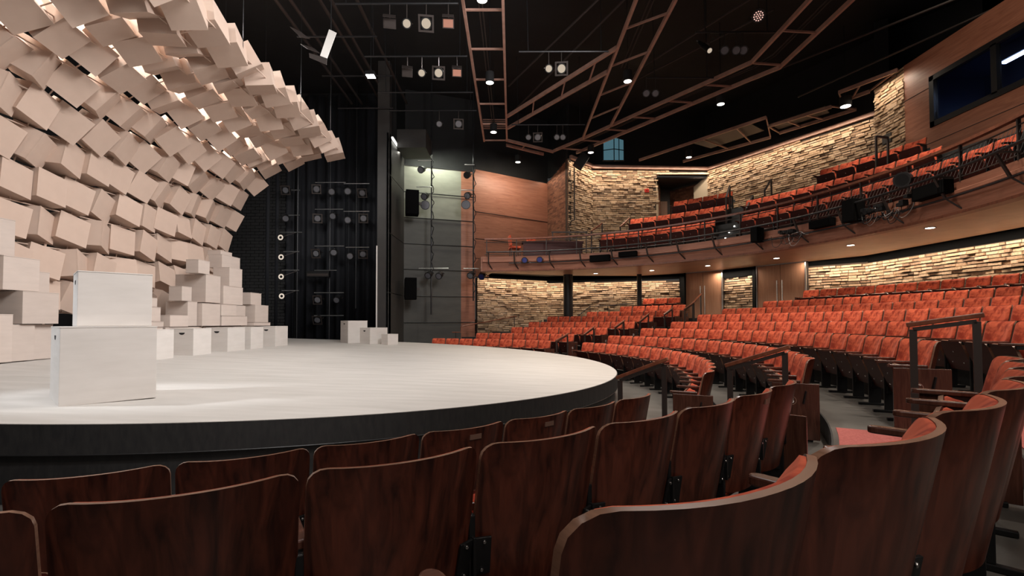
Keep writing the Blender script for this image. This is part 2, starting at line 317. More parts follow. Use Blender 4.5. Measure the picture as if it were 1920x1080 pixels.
for (x0, x1, y0, y1, z0, z1), lab in zip(left, LLAB):
    x1 *= .95; y0 *= .95; y1 *= .95; z0 = 1.43+(z0-1.43)*.95; z1 = 1.43+(z1-1.43)*.95
    place_box((x1, y0), 90, y1-y0, .42 if z0 < 1.9 else .30, z1-z0, lab, None, 'stacked boxes at the left edge of the stage', mat='stack_board', z=z0)

# hanging wave of boxes
prof = [(-7.85, 1.62), (-7.95, 2.18), (-8.05, 2.78), (-8.10, 3.45), (-8.05, 4.06), (-7.85, 4.65), (-7.55, 5.13), (-7.10, 5.62), (-6.60, 5.92), (-6.00, 6.10), (-5.40, 6.20), (-4.82, 6.33)]
prof = [(x*1.04-(.42 if z < 2 else .22 if z < 2.5 else .12 if z < 3 else 0), 1.43+(z-1.43)*1.04) for x, z in prof]
protos = []
for s_ in (0,):
    root = empty('hanging_box'); b = MB(); b.box((0, 0, 0), (.535, .56, .44)); b.build('box_body', 'card', root, bevel=.004)
    b = MB(); b.box((0, 0, .226), (.541, .566, .012)); b.build('lid', 'card', root)
    protos.append(root)
first = True; SGN = -1
rowname = ['bottom', 'lowest full', 'second lowest', 'third lowest', 'fourth lowest', 'fifth lowest', 'fifth highest', 'fourth highest', 'third highest', 'second highest', 'topmost', 'top']
for i in range(len(prof)-1):
    (x0, z0), (x1, z1) = prof[i], prof[i+1]; c = Vector(((x0+x1)/2, 0, (z0+z1)/2)); t = Vector((x1-x0, 0, z1-z0)).normalized()
    nrm = Vector((t.z, 0, -t.x))                      # towards the stage
    y = 14.5-(.25 if i % 2 else 0)-(0 if i > 2 else .75-.25*i); k = 1
    while y > 5.6 and k < 16:
        if i < 2 and y < 9.3 and y > 7.6: pass
        o = protos[0] if first else copy_tree(protos[0]); first = False
        # local x -> along t (up the profile), local y -> world y, local z -> inward normal
        tilt = rad(random.choice([-2, 4, 10, 18])); yaw = rad(random.choice([-28, -10, 0, 3, 10, 24])+random.uniform(-3, 3)); roll = rad(SGN*13+random.uniform(-6, 6))
        B3 = Matrix((( t.x, 0, nrm.x), (0, 1, 0), (t.z, 0, nrm.z)))
        if B3.determinant() < 0: B3 = Matrix(((t.x, 0, nrm.x), (0, -1, 0), (t.z, 0, nrm.z)))
        B3 = B3 @ Euler((yaw, tilt, roll)).to_matrix()
        pos = c+Vector((0, y-.28, 0))-nrm*(.14+random.uniform(0, .10))
        o.matrix_world = Matrix.Translation(pos) @ B3.to_4x4()
        tag(o, 'tan box, %s from the far end in the %s row of the hanging wave' % (ORD[k], rowname[i]), 'box', 'boxes of the hanging wave')
        y -= .595; k += 1
fr = empty('box_rigging', (-7.5, 10, 5), 0, 'thin rods and pipes carrying the hanging wave of boxes', 'frame')
fr.location = (0, 0, 0)
b = MB()
for x, z in prof:
    b.cyl((x-.1, 5.5, z), (x-.1, 14.1, z), .012, None, 6)
b.build('pipe', 'card', fr)
b = MB()
yy = 5.8
while yy < 14.1:
    b.tube([(x-.12, yy, z) for x, z in prof], .012, 5); yy += 1.15
b.build('rod', 'card', fr)
b = MB()
for yy in (6.5, 9, 11.5, 13.4):
    for x, z in (prof[-1], prof[-4]): b.cyl((x-.1, yy, z), (x-.1, yy, 10.9), .006, None, 5)
b.build('suspension_cable', 'black', fr)
b = MB()
for yy in (6.4, 8.8, 11.2, 13.3): b.cyl((-8.6, yy, .7), (-8.6, yy, 3.0), .02, None, 6)
b.build('post', 'card', fr)

# ------------------------------------------------------------------ seats
def strip_shell(hw, zt, zb, rt, rb, y_of, t, nx=12):
    """curved plate; returns outline rows"""
    rows = []
    for k in range(5):
        a = k/4*PI/2; rows.append((zb+rb*(1-math.cos(a)), hw-rb+rb*math.sin(a)))
    for k in range(1, 6): rows.append((zb+rb+(zt-rt-zb-rb)*k/6, hw))
    for k in range(5):
        a = k/4*PI/2; rows.append((zt-rt+rt*math.sin(a), hw-rt+rt*math.cos(a)))
    return rows
REC = .20
def y_back(x, z, hw=.262): return .005+(.85-z)*REC+.085*(abs(x)/hw)**2.2
def make_shell():
    rows = strip_shell(.262, .85, .30, .05, .10, None, .018); nx = 12; b = MB(); back = []; front = []
    for z, w_ in rows:
        back.append([(w_*(2*i/nx-1), y_back(w_*(2*i/nx-1), z), z) for i in range(nx+1)])
        front.append([(x, y+.014, z) for x, y, _ in back[-1]])
    nr = len(rows); vs = [p for r in back for p in r]+[p for r in front for p in r]; N = nr*(nx+1); W = nx+1
    fs = []; mi = []
    for r in range(nr-1):
        for i in range(nx):
            fs.append((r*W+i, r*W+i+1, (r+1)*W+i+1, (r+1)*W+i)); mi.append(0)
            fs.append((N+r*W+i, N+(r+1)*W+i, N+(r+1)*W+i+1, N+r*W+i+1)); mi.append(0)
        fs.append((r*W, (r+1)*W, N+(r+1)*W, N+r*W)); mi.append(1)
        fs.append((r*W+nx, N+r*W+nx, N+(r+1)*W+nx, (r+1)*W+nx)); mi.append(1)
    for i in range(nx):
        fs.append((i, N+i, N+i+1, i+1)); mi.append(1)
        q = (nr-1)*W; fs.append((q+i, q+i+1, N+q+i+1, N+q+i)); mi.append(1)
    b.v = vs; b.f = fs; b.m = mi; return b
def make_cushion():
    rows = strip_shell(.250, .848, .34, .045, .05, None, .05); nx = 14; b = MB(); W = nx+1; nr = len(rows); bk = []; ft = []
    for z, w_ in rows:
        v = (z-.34)/(.848-.34)
        for i in range(nx+1):
            u = 2*i/nx-1; x = w_*u; y = y_back(x, z)+.0145
            e = (1-abs(u)**7)*(1-abs(2*v-1)**8); lum = .062-.022*v
            bk.append((x, y, z)); ft.append((x, y+.008+lum*e, z))
    N = len(bk); b.v = bk+ft
    for r in range(nr-1):
        for i in range(nx):
            b.f.append((r*W+i, r*W+i+1, (r+1)*W+i+1, (r+1)*W+i)); b.f.append((N+r*W+i, N+(r+1)*W+i, N+(r+1)*W+i+1, N+r*W+i+1))
        b.f.append((r*W, (r+1)*W, N+(r+1)*W, N+r*W)); b.f.append((r*W+nx, N+r*W+nx, N+(r+1)*W+nx, (r+1)*W+nx))
    for i in range(nx):
        b.f.append((i, N+i, N+i+1, i+1)); q = (nr-1)*W; b.f.append((q+i, q+i+1, N+q+i+1, N+q+i))
    b.m = [0]*len(b.f); return b
FOLD = Matrix.Translation((0, .20, .25)) @ Matrix.Rotation(rad(70), 4, 'X')
def make_tray():
    # plate in local: y from 0 (bottom/rear when folded) to .38, top face +z carries the cushion (faces back when folded)
    b = MB(); n = 8
    pts = [(-.235, 0), (.235, 0), (.235, .33)]+[(.235-.05+.05*math.cos(a), .33+.05*math.sin(a)) for a in [PI/2*k/4 for k in range(1, 5)]]+[(-.185-.05*math.sin(a), .33+.05*math.cos(a)) for a in [PI/2*k/4 for k in range(0, 5)]]
    b.prism(pts, -.012, .012); 
    for k in range(len(b.f)): b.m[k] = 1 if k >= 2 else 0
    for bx_, by_ in [(-.12, .10), (.12, .10), (0, .24)]: b.cyl((bx_, by_, -.013), (bx_, by_, -.018), .009, None, 8, 2)
    b.v = [tuple(FOLD @ Vector(v)) for v in b.v]; return b
def make_seat_cushion():
    b = MB(); nx = 12; ny = 10; W = nx+1
    def P(i, j, top):
        u = 2*i/nx-1; v = 2*j/ny-1; x = .222*u*(1-.06*max(0, v)**4); y = .19+.178*v
        z = .0125+(.012+.085*(1-abs(u)**4)**.6*(1-abs(v)**4)**.6 if top else 0); return (x, y, z)
    bot = [P(i, j, 0) for j in range(ny+1) for i in range(nx+1)]; top = [P(i, j, 1) for j in range(ny+1) for i in range(nx+1)]; N = len(bot); b.v = bot+top
    for j in range(ny):
        for i in range(nx):
            b.f.append((N+j*W+i, N+j*W+i+1, N+(j+1)*W+i+1, N+(j+1)*W+i)); b.f.append((j*W+i, (j+1)*W+i, (j+1)*W+i+1, j*W+i+1))
        b.f.append((j*W, N+j*W, N+(j+1)*W, (j+1)*W)); b.f.append((j*W+nx, (j+1)*W+nx, N+(j+1)*W+nx, N+j*W+nx))
    for i in range(nx):
        b.f.append((i, i+1, N+i+1, N+i)); q = ny*W; b.f.append((q+i, N+q+i, N+q+i+1, q+i+1))
    b.m = [0]*len(b.f); b.v = [tuple(FOLD @ Vector(v)) for v in b.v]; return b
HWS = .2725
def make_standard(sx):
    b = MB(); x = sx*HWS
    b.prism([(x-.012, .14), (x+.012, .14), (x+.012, .27), (x-.012, .27)], .03, .60)
    b.bx(x-.02, x+.02, .06, .38, 0.003, .03); b.bx(x-.016, x+.016, .17, .34, .565, .602); b.bx(x-.03, x+.03, .16, .25, .22, .30); return b
def make_arm(sx):
    b = MB(); x = sx*HWS; n = 6
    pts = [(x-.026, .165), (x+.026, .165), (x+.024, .44)]+[(x+.024*math.cos(PI*k/n), .44+.03*math.sin(PI*k/n)) for k in range(1, n)]+[(x-.024, .44)]
    b.prism(pts, .602, .630); return b
def make_bracket(sx):
    b = MB(); x = sx*HWS
    for s_ in (-1, 1):
        xc = x+s_*.034; yy = y_back(.24, .46); R3 = Matrix.Rotation(rad(s_*-sx*0-s_*18), 3, 'Z') @ Matrix.Rotation(rad(REC*57), 3, 'X')
        b.box((xc, yy-.016, .46), (.062, .010, .135), R3)
        for dz in (-.05, .05):
            p = Vector((xc, yy-.022-dz*REC, .46+dz)); b.cyl(p, p-Vector((0, .006, 0)), .007, None, 6, 1)
    b.bx(x-.006, x+.006, y_back(.24, .46)-.03, .2, .40, .53)
    return b
seat = empty('theatre_seat')
autos(fixn(make_shell().build('back_shell', ['shell', 'shell_edge'], seat, bevel=0)))
autos(fixn(make_cushion().build('back_cushion', 'velvet', seat)), 60)
tray = autos(fixn(make_tray().build('seat_tray', ['pan', 'shell_edge', 'bolt'], seat)), 30)
autos(fixn(make_seat_cushion().build('seat_cushion', 'velvet', seat)), 60)
fixn(make_standard(-1).build('leg', 'black', seat, bevel=.004))
fixn(make_arm(-1).build('armrest', 'armwood', seat, bevel=.006))
fixn(make_bracket(-1).build('mounting_bracket', ['black', 'bolt'], seat, bevel=.002))
SHELL_ME = {c.name: c for c in seat.children}
extra_leg = fixn(make_standard(1).build('leg', 'black', None, bevel=.004)); extra_arm = fixn(make_arm(1).build('armrest', 'armwood', None, bevel=.006)); extra_br = fixn(make_bracket(1).build('mounting_bracket', ['black', 'bolt'], None, bevel=.002))
def letter(ch, parent, loc, rot, size=.085):
    cu = bpy.data.curves.new('row_letter', 'FONT'); cu.body = ch; cu.size = size; cu.extrude = .002; cu.align_x = 'CENTER'; cu.align_y = 'CENTER'
    tmp = bpy.data.objects.new('tmp', cu); COL.objects.link(tmp); bpy.context.view_layer.update()
    me = bpy.data.meshes.new_from_object(tmp); bpy.data.objects.remove(tmp); me.materials.append(M['white'])
    o = bpy.data.objects.new('row_letter', me); COL.objects.link(o); o.parent = parent; o.location = loc; o.rotation_euler = rot; return o
def end_panel(root, sx, ch=None):
    x = sx*(HWS+.022); b = MB()
    b.prism([(x-.014, .0), (x+.014, .0), (x+.014, .43), (x-.014, .43)], .02, .60); p = fixn(b.build('end_panel', 'pan', root, bevel=.004)); p.data.materials.clear(); p.data.materials.append(M['armwood'])
    if ch:
        b = MB(); n = 24; xx = x+sx*.0145
        for r0, r1 in ((.040, .046),):
            for i in range(n):
                a0, a1 = 2*PI*i/n, 2*PI*(i+1)/n
                b.add([(xx, .25+r*math.cos(a), .42+r*math.sin(a)) for r, a in ((r0, a0), (r1, a0), (r1, a1), (r0, a1))], [(0, 1, 2, 3)])
        b.build('letter_ring', 'plate', p)
        letter(ch, p, (xx+sx*.001, .25, .42), (PI/2, 0, PI/2 if sx > 0 else -PI/2))
def name_plate(root, dx=.02):
    z = .80; b = MB(); x0, x1 = -.02, .055; y0 = y_back(x0, z); y1 = y_back(x1, z)
    b.add([(x0, y0-.0045, z-.014), (x1, y1-.0045, z-.014), (x1, y1-.0005-.006, z+.014), (x0, y0-.0005-.006, z+.014), (x0, y0+.004, z-.014), (x1, y1+.004, z-.014), (x1, y1, z+.014), (x0, y0, z+.014)],
          [(0, 1, 2, 3), (7, 6, 5, 4), (0, 4, 5, 1), (1, 5, 6, 2), (2, 6, 7, 3), (3, 7, 4, 0)])
    b.build('name_plate', 'plate', root)
used = [False]
def put_seat(c, R, az, z, label, group, sx=1.0):
    if not used[0]: o = seat; used[0] = True
    else: o = copy_tree(seat_src)
    a = rad(az); o.location = (c[0]+R*math.cos(a), c[1]+R*math.sin(a), z); o.rotation_euler = (0, 0, a+PI/2); o.scale = (sx, 1, 1)
    tag(o, label, 'seat', group); return o
seat_src = seat
def add_side(o, sx=1):
    for e in (extra_leg, extra_arm, extra_br):
        c = e.copy(); COL.objects.link(c); c.parent = o
def row(c, R, a_lo, a_hi, z, labf, group, end_lo=False, end_hi=False, ch=None):
    n = max(1, round(rad(a_hi-a_lo)*R/.545)); st = (a_hi-a_lo)/n; sx = rad(st)*R/.545; out = []; R = R+.04
    for i in range(n):
        o = put_seat(c, R, a_lo+st*(i+.5), z, labf(i, n), group, sx); out.append(o)
    add_side(out[-1])
    if end_hi: end_panel(out[-1], 1, ch)
    if end_lo: end_panel(out[0], -1, ch)
    return out
names = dict(zip('ABCDEFGH', ['front', 'second', 'third', 'fourth', 'fifth', 'sixth', 'seventh', 'back']))
g = 'seats of the near block seen from behind'
rA = row(CC, RK['A'], -71.3, -41.3, 0, lambda i, n: 'wooden-backed seat, %s from the aisle in the near front row' % ORD[n-i], g, end_hi=True, ch='A')
rB = row(CC, RK['B'], -71.0, -41.0, ZF['B'], lambda i, n: 'dark wooden-backed seat, %s from the aisle in the near second row' % ORD[n-i], g, end_hi=True, ch='B')
rC = row(CC, RK['C'], -60.4, -40.6, ZF['C'], lambda i, n: 'large wooden-backed seat, %s from the aisle in the near third row' % ORD[n-i], g, end_hi=True, ch='C')
a_ = rad(-60.4+.5*19.8/7+.13); R_c = RK['C']+.04; rC[0].location.x = CC[0]+R_c*math.cos(a_); rC[0].location.y = CC[1]+R_c*math.sin(a_); rC[0].scale.x *= .955
name_plate(rA[-4]); name_plate(rA[-3]); name_plate(rB[-2])
far = {'A': (-28.8, 31.1), 'B': (-28.3, 31.3), 'C': (-28.8, 29.5), 'D': (-25, 28.3), 'E': (-18, 27.7), 'F': (-12, 27.3), 'G': (-7, 24.4), 'H': (-3, 22.0)}
for k, (a0, a1) in far.items():
    row(CC, RK[k], a0, a1, ZF[k], lambda i, n: 'red seat, %s from the left end of the %s row, central block' % (ORD[n-i], names[k]), 'seats of the central block', end_lo=k in 'ABC', end_hi=True, ch=k)
lf = {'A': (40.5, 74.8), 'B': (40.2, 66.3), 'C': (37.2, 60.7), 'D': (35.7, 59.6), 'E': (35.9, 58.1), 'F': (34.4, 52.3), 'G': (36.4, 48.2), 'H': (39.7, 46.2)}
for k, (a0, a1) in lf.items():
    row(CC, RK[k], a0, a1, ZF[k], lambda i, n: 'red seat, %s from the right end of the %s row, far left block' % (ORD[i+1], names[k]), 'seats of the far left block', end_lo=True, ch=k)
# balcony rows
BC = (-1.07, 9.42)
for nm, R, z, spans in [('front', 10.2, 3.95, [(39.3, 63.5, 'left'), (-6, 34.3, 'right')]), ('middle', 11.2, 4.65, [(39.5, 58.8, 'left'), (8, 36.5, 'right')]), ('back', 12.2, 5.35, [(41.0, 51.8, 'left'), (13.5, 27.3, 'right')])]:
    for a0, a1, side in spans:
        row(BC, R, a0, a1, z, lambda i, n: 'red balcony seat, %s from the left end of the %s row, %s block' % (ORD[n-i], nm, side), 'balcony seats')
for o in (extra_leg, extra_arm, extra_br): bpy.data.objects.remove(o)

# loose chairs on the far left of the balcony
def loose_chair(loc, rz, label):
    r = empty('upholstered_chair', loc, rz, label, 'chair', 'loose balcony chairs')
    b = MB(); b.box((0, 0, .45), (.46, .44, .09)); fixn(b.build('seat_cushion', 'velvet', r, bevel=.02))
    b = MB(); b.box((0, -.2, .72), (.44, .07, .42), Matrix.Rotation(rad(8), 3, 'X')); fixn(b.build('backrest', 'velvet', r, bevel=.02))
    for sx in (-1, 1):
        for sy in (-1, 1):
            b = MB(); b.beam((sx*.2, sy*.18, 0), (sx*.19, sy*.17, .41), .025, .025); b.build('leg', 'black', r)
loose_chair((0.12, 19.15, 3.95), rad(-80), 'red loose chair at the far left end of the balcony')
loose_chair((0.90, 19.5, 3.95), rad(-150), 'red loose chair right of another one at the balcony end')

# ------------------------------------------------------------------ handrails in the aisles
def handrail(p0, z0, p1, z1, label, h=.86, dropend=False):
    r = empty('handrail', (p0[0], p0[1], z0), 0, label, 'handrail', 'aisle handrails')
    d = Vector((p1[0]-p0[0], p1[1]-p0[1], z1-z0))
    for q in (Vector((0, 0, 0)), d):
        b = MB(); b.box((q.x, q.y, q.z+h/2-.02), (.025, .045, h-.04), Matrix.Rotation(math.atan2(d.y, d.x)+PI/2, 3, 'Z')); b.build('post', 'darksteel', r)
    b = MB(); b.beam((0, 0, h-.04), (d.x, d.y, d.z+h-.04), .025, .03); b.build('rail_bar', 'darksteel', r)
    e = d.normalized()*.04
    b = MB(); b.beam(Vector((0, 0, h))-e, Vector((d.x, d.y, d.z+h))+e, .05, .035); fixn(b.build('wooden_grip', 'railwood', r, bevel=.006))
def polar(c, r, a): return (c[0]+r*math.cos(rad(a)), c[1]+r*math.sin(rad(a)))
A1 = -35.6
handrail(polar(CC, 7.60, A1), 0, polar(CC, 8.06, A1), 0.19, 'wooden-topped handrail at the edge of the stage, at the foot of the aisle', .86)
handrail(polar(CC, 8.66, A1), ZF['B'], polar(CC, 9.10, A1), ZF['B']+.16, 'wooden-topped handrail in the middle of the near aisle', .86)
handrail(polar(CC, 9.95, A1), ZF['C'], polar(CC, 10.30, A1), ZF['C']+.06, 'wooden-topped handrail at the top of the near aisle, beside the central block', 1.02)
for k, (r0, r1, a) in zip('ABCDEFG', [(8.05, 8.5, 37.5), (9.1, 9.5, 36.6), (10.1, 10.5, 34.6), (11.1, 11.5, 33.8), (12.1, 12.5, 33), (13.1, 13.6, 32.8), (14.1, 14.6, 34.5)]):
    k2 = chr(ord(k)+1)
    handrail(polar(CC, r0, a), ZF[k], polar(CC, r1, a), ZF[k2], 'handrail in the far aisle beside the %s row' % names[k], .88)
# wall handrail left of the far seats
wr = empty('wall_handrail', (-2.3, 19.2, 0), 0, 'wooden handrail rising along the wall at the far left of the seats', 'handrail')
wr.location = (0, 0, 0)
b = MB(); b.tube([(-2.45, 19.6, 1.02), (-2.1, 19.6, 1.02), (-2.1, 19.6, 1.25), (0.2, 20.6, 1.68)], .022, 8); b.build('rail_grip', 'railwood', wr)
b = MB(); b.cyl((-2.3, 19.6, .2), (-2.3, 19.6, 1.0), .018); b.cyl((0.1, 20.6, .6), (0.1, 20.6, 1.66), .018); b.build('post', 'darksteel', wr)
wr2 = empty('wall_handrail', (0, 0, 0), 0, 'thin metal handrail in front of the far brick wall, behind the far left seats', 'handrail')
b = MB(); b.tube([(2.7, 20.9, 1.55), (3.4, 20.9, 2.1), (4.2, 21.0, 2.14), (5.2, 20.5, 2.2)], .02, 8)
for x, y, z in [(3.4, 20.9, 2.1), (4.2, 21.0, 2.14)]: b.cyl((x, y, 1.0), (x, y, z), .015)
b.build('rail_grip', 'darksteel', wr2)

# ------------------------------------------------------------------ brick walls
def brick_wall(name, p0, p1, z0, z1a, z1b, rough=True, course=.088, seed=0, mat='brick', openings=()):
    """p0->p1 left to right as seen; faces to the right-hand side (towards the house)"""
    rn = random.Random(seed); a = Vector((p0[0], p0[1], 0)); bb = Vector((p1[0], p1[1], 0)); L = (bb-a).length; d = (bb-a).normalized(); n = Vector((d.y, -d.x, 0))
    m = MB()
    back = .0
    def quadbox(u0, u1, v0, v1, out):
        P = lambda u, v, o: a+d*u+n*o+Vector((0, 0, v))
        vs = [P(u0, v0, out), P(u1, v0, out), P(u1, v1, out), P(u0, v1, out), P(u0, v0, -.01), P(u1, v0, -.01), P(u1, v1, -.01), P(u0, v1, -.01)]
        m.add(vs, [(0, 1, 2, 3), (4, 0, 3, 7), (1, 5, 6, 2), (3, 2, 6, 7), (4, 5, 1, 0)], 0)
    v = z0
    while v < max(z1a, z1b):
        u = -rn.uniform(0, .2); v1 = v+course
        while u < L:
            ln = rn.uniform(.13, .38) if rough else .21; u1 = min(u+ln, L); u0 = max(u, 0)
            top = z1a+(z1b-z1a)*(((u0+u1)/2)/L)
            if u1 > u0+.01 and v1 <= top+.01:
                skip = any(o0 < (u0+u1)/2 < o1 and q0 < (v+v1)/2 < q1 for o0, o1, q0, q1 in openings)
                if not skip:
                    out = (rn.choice([.004, .012, .02, .03, .045, .07]) if rough else .012)+rn.uniform(0, .006)
                    g_ = .016 if rough else .008
                    quadbox(u0+g_/2, u1-g_/2, v+g_/2+(rn.uniform(0, .02) if rough else 0), v1-g_/2, out)
            u = u1 if u1 < L else L+1
        v = v1
    o = m.build(name, [mat], kind='structure')
    # backing
    k = MB(); segs = [(0, L, z0, None)]
    for o0, o1, q0, q1 in openings: segs = [(0, o0, z0, None), (o0, o1, q1, None), (o1, L, z0, None)]
    for u0, u1, q, _ in segs:
        A = a+d*u0; B = a+d*u1; ta = z1a+(z1b-z1a)*u0/L; tb = z1a+(z1b-z1a)*u1/L; N_ = -n*.15
        vs = [A+Vector((0, 0, q)), B+Vector((0, 0, q)), B+Vector((0, 0, tb)), A+Vector((0, 0, ta))]; vs += [v_+N_ for v_ in vs]
        k.add(vs, [(0, 1, 2, 3), (7, 6, 5, 4), (0, 4, 5, 1), (1, 5, 6, 2), (2, 6, 7, 3), (3, 7, 4, 0)])
    fixn(k.build(name, 'mortar', kind='structure')); return o
# lower level
brick_wall('wall_back', (-1.52, 20.85), (1.65, 22.6), 0.2, 3.36, 3.36, seed=1)
brick_wall('wall_back', (1.65, 22.6), (7.15, 20.2), 0.9, 3.34, 3.16, seed=2)
brick_wall('wall_back', (8.13, 18.75), (8.86, 17.48), 1.0, 3.10, 3.12, seed=3)
brick_wall('wall_back', (9.82, 16.15), (11.05, 14.9), 1.2, 3.28, 3.27, seed=4)
brick_wall('wall_right', (11.05, 14.9), (11.42, 4.0), 1.2, 3.29, 3.29, seed=5)
b = MB()    # dark valance above the lower bricks
for p, q, z0 in [((-1.5, 20.83), (1.65, 22.55), 3.37), ((1.65, 22.55), (7.15, 20.15), 3.30), ((8.0, 18.7), (8.9, 17.3), 3.12), ((9.82, 16.1), (11.05, 14.85), 3.28), ((11.05, 14.85), (11.40, 4.0), 3.30)]:
    b.wall(p, q, z0 if z0 != 3.30 else 3.24, 4.2, .08)
fixn(b.build('trim_2', 'void', kind='structure'))
b = MB(); b.wall((7.10, 20.1), (7.12, 19.75), .8, 4, .05); b.bx(7.06, 7.12, 19.6, 20.2, .8, 4); b.build('trim_3', 'void', kind='structure')
b = MB(); b.wall((8.82, 17.45), (8.80, 17.3), .8, 4, .05); b.bx(8.78, 8.84, 17.28, 17.5, .8, 4); b.build('trim_3', 'void', kind='structure')
def double_door(n, p0, p1, z0, z1):
    a = Vector((*p0, 0)); bb = Vector((*p1, 0)); d = (bb-a).normalized(); nn = Vector((d.y, -d.x, 0)); L = (bb-a).length; ang = math.atan2(d.y, d.x)
    r = empty('door_%d' % n, (p0[0], p0[1], z0), ang); r['kind'] = 'structure'
    h = z1-z0; b = MB(); b.bx(-.04, L+.04, 0.02, .12, -.0, h+.04); b.build('door_frame', 'darksteel', r)
    b = MB(); b.bx(-.04, 0, -.05, .0, 0, h+.03); b.bx(L, L+.04, -.05, 0, 0, h+.03); b.bx(-.04, L+.04, -.05, 0, h, h+.04); b.build('door_casing', 'alu', r)
    for k in (0, 1):
        b = MB(); b.bx(L/2*k+.008, L/2*(k+1)-.006, -.02, .02, 0.01, h-.01); lf_ = b.build('door_leaf', 'doorwood', r)
        x = L/2+(.09 if k else -.09); b = MB(); b.cyl((x, -.075, .5), (x, -.075, h-.55), .018, None, 10)
        for zz in (.6, h-.65): b.cyl((x, -.075, zz), (x, -.018, zz), .01)
        b.build('pull_handle', 'alu', lf_)
double_door(1, (7.13, 19.66), (8.12, 18.50), 1.0, 3.40)
double_door(2, (8.87, 17.28), (9.74, 15.88), 1.2, 3.40)
# columns under the balcony
for (x, y, r_, lab) in [(2.37, 20.2, .20, 'black column holding up the balcony, left of the far seats'), (5.35, 20.1, .10, 'slim black post in front of the far brick wall')]:
    b = MB(); b.cyl((x, y, .6), (x, y, 3.44), r_, None, 20); o = autos(b.build('column', 'black')); tag(o, lab, 'column')

# upper walls
brick_wall('wall_left', (1.72, 23.0), (2.48, 21.0), 3.9, 8.15, 8.65, rough=False, course=.075, seed=11, mat='redbrick')
brick_wall('wall_back', (2.48, 21.0), (3.75, 22.15), 3.9, 8.6, 8.55, seed=12)
brick_wall('wall_back', (3.75, 22.15), (9.16, 22.25), 3.9, 8.50, 8.45, seed=13, openings=[(2.98, 5.41, 0, 8.27)])
brick_wall('wall_right', (9.16, 22.25), (12.45, 16.2), 4.4, 8.50, 8.40, seed=14)
brick_wall('wall_right', (11.58, 15.1), (11.52, 13.85), 4.4, 8.85, 8.9, seed=15)
b = MB(); b.prism([(11.6, 15.1), (12.52, 16.2), (12.7, 16.2), (11.9, 14.9)], 4.4, 11); fixn(b.build('wall_right', 'blackwall', kind='structure'))
b = MB(); b.bx(6.73, 9.16, 22.08, 22.2, 8.27, 8.34); b.build('trim_4', 'brickpaint', kind='structure')  # pale strip put in to draw the lit lower edge of the header
# vomitory opening in the upper back wall: lit reveals, brown brick sides, dark door
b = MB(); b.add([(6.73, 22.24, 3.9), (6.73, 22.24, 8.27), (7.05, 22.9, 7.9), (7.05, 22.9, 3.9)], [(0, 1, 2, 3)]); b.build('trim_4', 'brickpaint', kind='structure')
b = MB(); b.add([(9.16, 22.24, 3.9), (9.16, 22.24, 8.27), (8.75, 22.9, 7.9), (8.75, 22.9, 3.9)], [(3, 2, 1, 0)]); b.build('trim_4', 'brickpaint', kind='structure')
brick_wall('wall_back', (7.05, 22.9), (7.35, 23.6), 3.9, 8.1, 8.1, rough=False, seed=16, mat='redbrick')
brick_wall('wall_back', (8.05, 24.2), (8.95, 22.9), 3.9, 8.1, 8.1, rough=False, seed=17, mat='redbrick')
b = MB(); b.wall((7.2, 24.2), (8.2, 24.2), 3.9, 8.2, .1); b.prism([(6.6, 22.3), (9.2, 22.3), (8.9, 24.3), (7.0, 24.3)], 8.14, 8.2); fixn(b.build('wall_back', 'darksteel', kind='structure'))
d3 = empty('door_3', (7.35, 24.1, 5.3)); d3['kind'] = 'structure'
b = MB(); b.bx(0, .5, -.05, 0, 0, 2.2); b.build('door_leaf', 'doorwood', d3)
# bulkhead strip above bricks and black upper walls
b = MB(); b.beam((3.75, 22.05, 8.62), (9.16, 22.15, 8.55), .12, .16); b.beam((2.6, 21.0, 8.72), (3.75, 22.05, 8.64), .12, .16); b.beam((9.16, 22.15, 8.55), (12.4, 16.1, 8.5), .12, .14); b.build('trim_5', 'catwalk', kind='structure')
b = MB()
for p, q in [((-4.45, 19.85), (-1.62, 20.9)), ((-1.62, 20.9), (1.75, 23.1)), ((1.75, 23.1), (2.5, 21.2)), ((2.5, 21.2), (3.75, 22.4)), ((3.75, 22.4), (9.16, 22.5)), ((9.16, 22.5), (12.6, 16.2)), ((12.6, 16.2), (14, 14)), ((14, 14), (14, -3))]:
    b.wall(p, q, 7.6 if p[0] < 1.7 else 8.4, 11.4, .1)
fixn(b.build('wall_back', 'blackwall', kind='structure'))

# wood wall left of the balcony and grey side panels
def panel_wall(name, p0, p1, zs, mat, t=.08, gap=.012):
    for z0, z1 in zip(zs[:-1], zs[1:]):
        pass
    b = MB()
    for z0, z1 in zip(zs[:-1], zs[1:]): b.wall(p0, p1, z0+gap, z1-gap, t)
    o = fixn(b.build(name, mat, kind='structure'))
    d = (Vector((p1[0]-p0[0], p1[1]-p0[1]))).normalized(); n = Vector((-d.y, d.x))
    k = MB(); k.wall((p0[0]+n.x*.03, p0[1]+n.y*.03), (p1[0]+n.x*.03, p1[1]+n.y*.03), zs[0], zs[-1], t); fixn(k.build(name, 'dull_black', kind='structure'))
    return o
ZS = [0, 1.42, 2.51, 3.62, 4.68, 5.77, 6.83, 7.96]
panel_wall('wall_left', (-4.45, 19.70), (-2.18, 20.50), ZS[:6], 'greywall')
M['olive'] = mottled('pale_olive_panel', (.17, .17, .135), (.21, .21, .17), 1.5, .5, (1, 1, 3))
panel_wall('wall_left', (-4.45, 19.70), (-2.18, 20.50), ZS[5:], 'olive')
panel_wall('wall_left', (-2.18, 20.50), (-1.60, 20.70), ZS, 'panelwood')
panel_wall('wall_left', (-1.60, 20.70), (1.74, 22.95), [3.40, 4.2, 5.05, 6.22, 8.1], 'panelwood')
panel_wall('wall_left', (-4.45, 17.3), (-4.45, 19.70), [0.3, 2.51, 4.68, 6.83, 8.35], 'darkgrey')
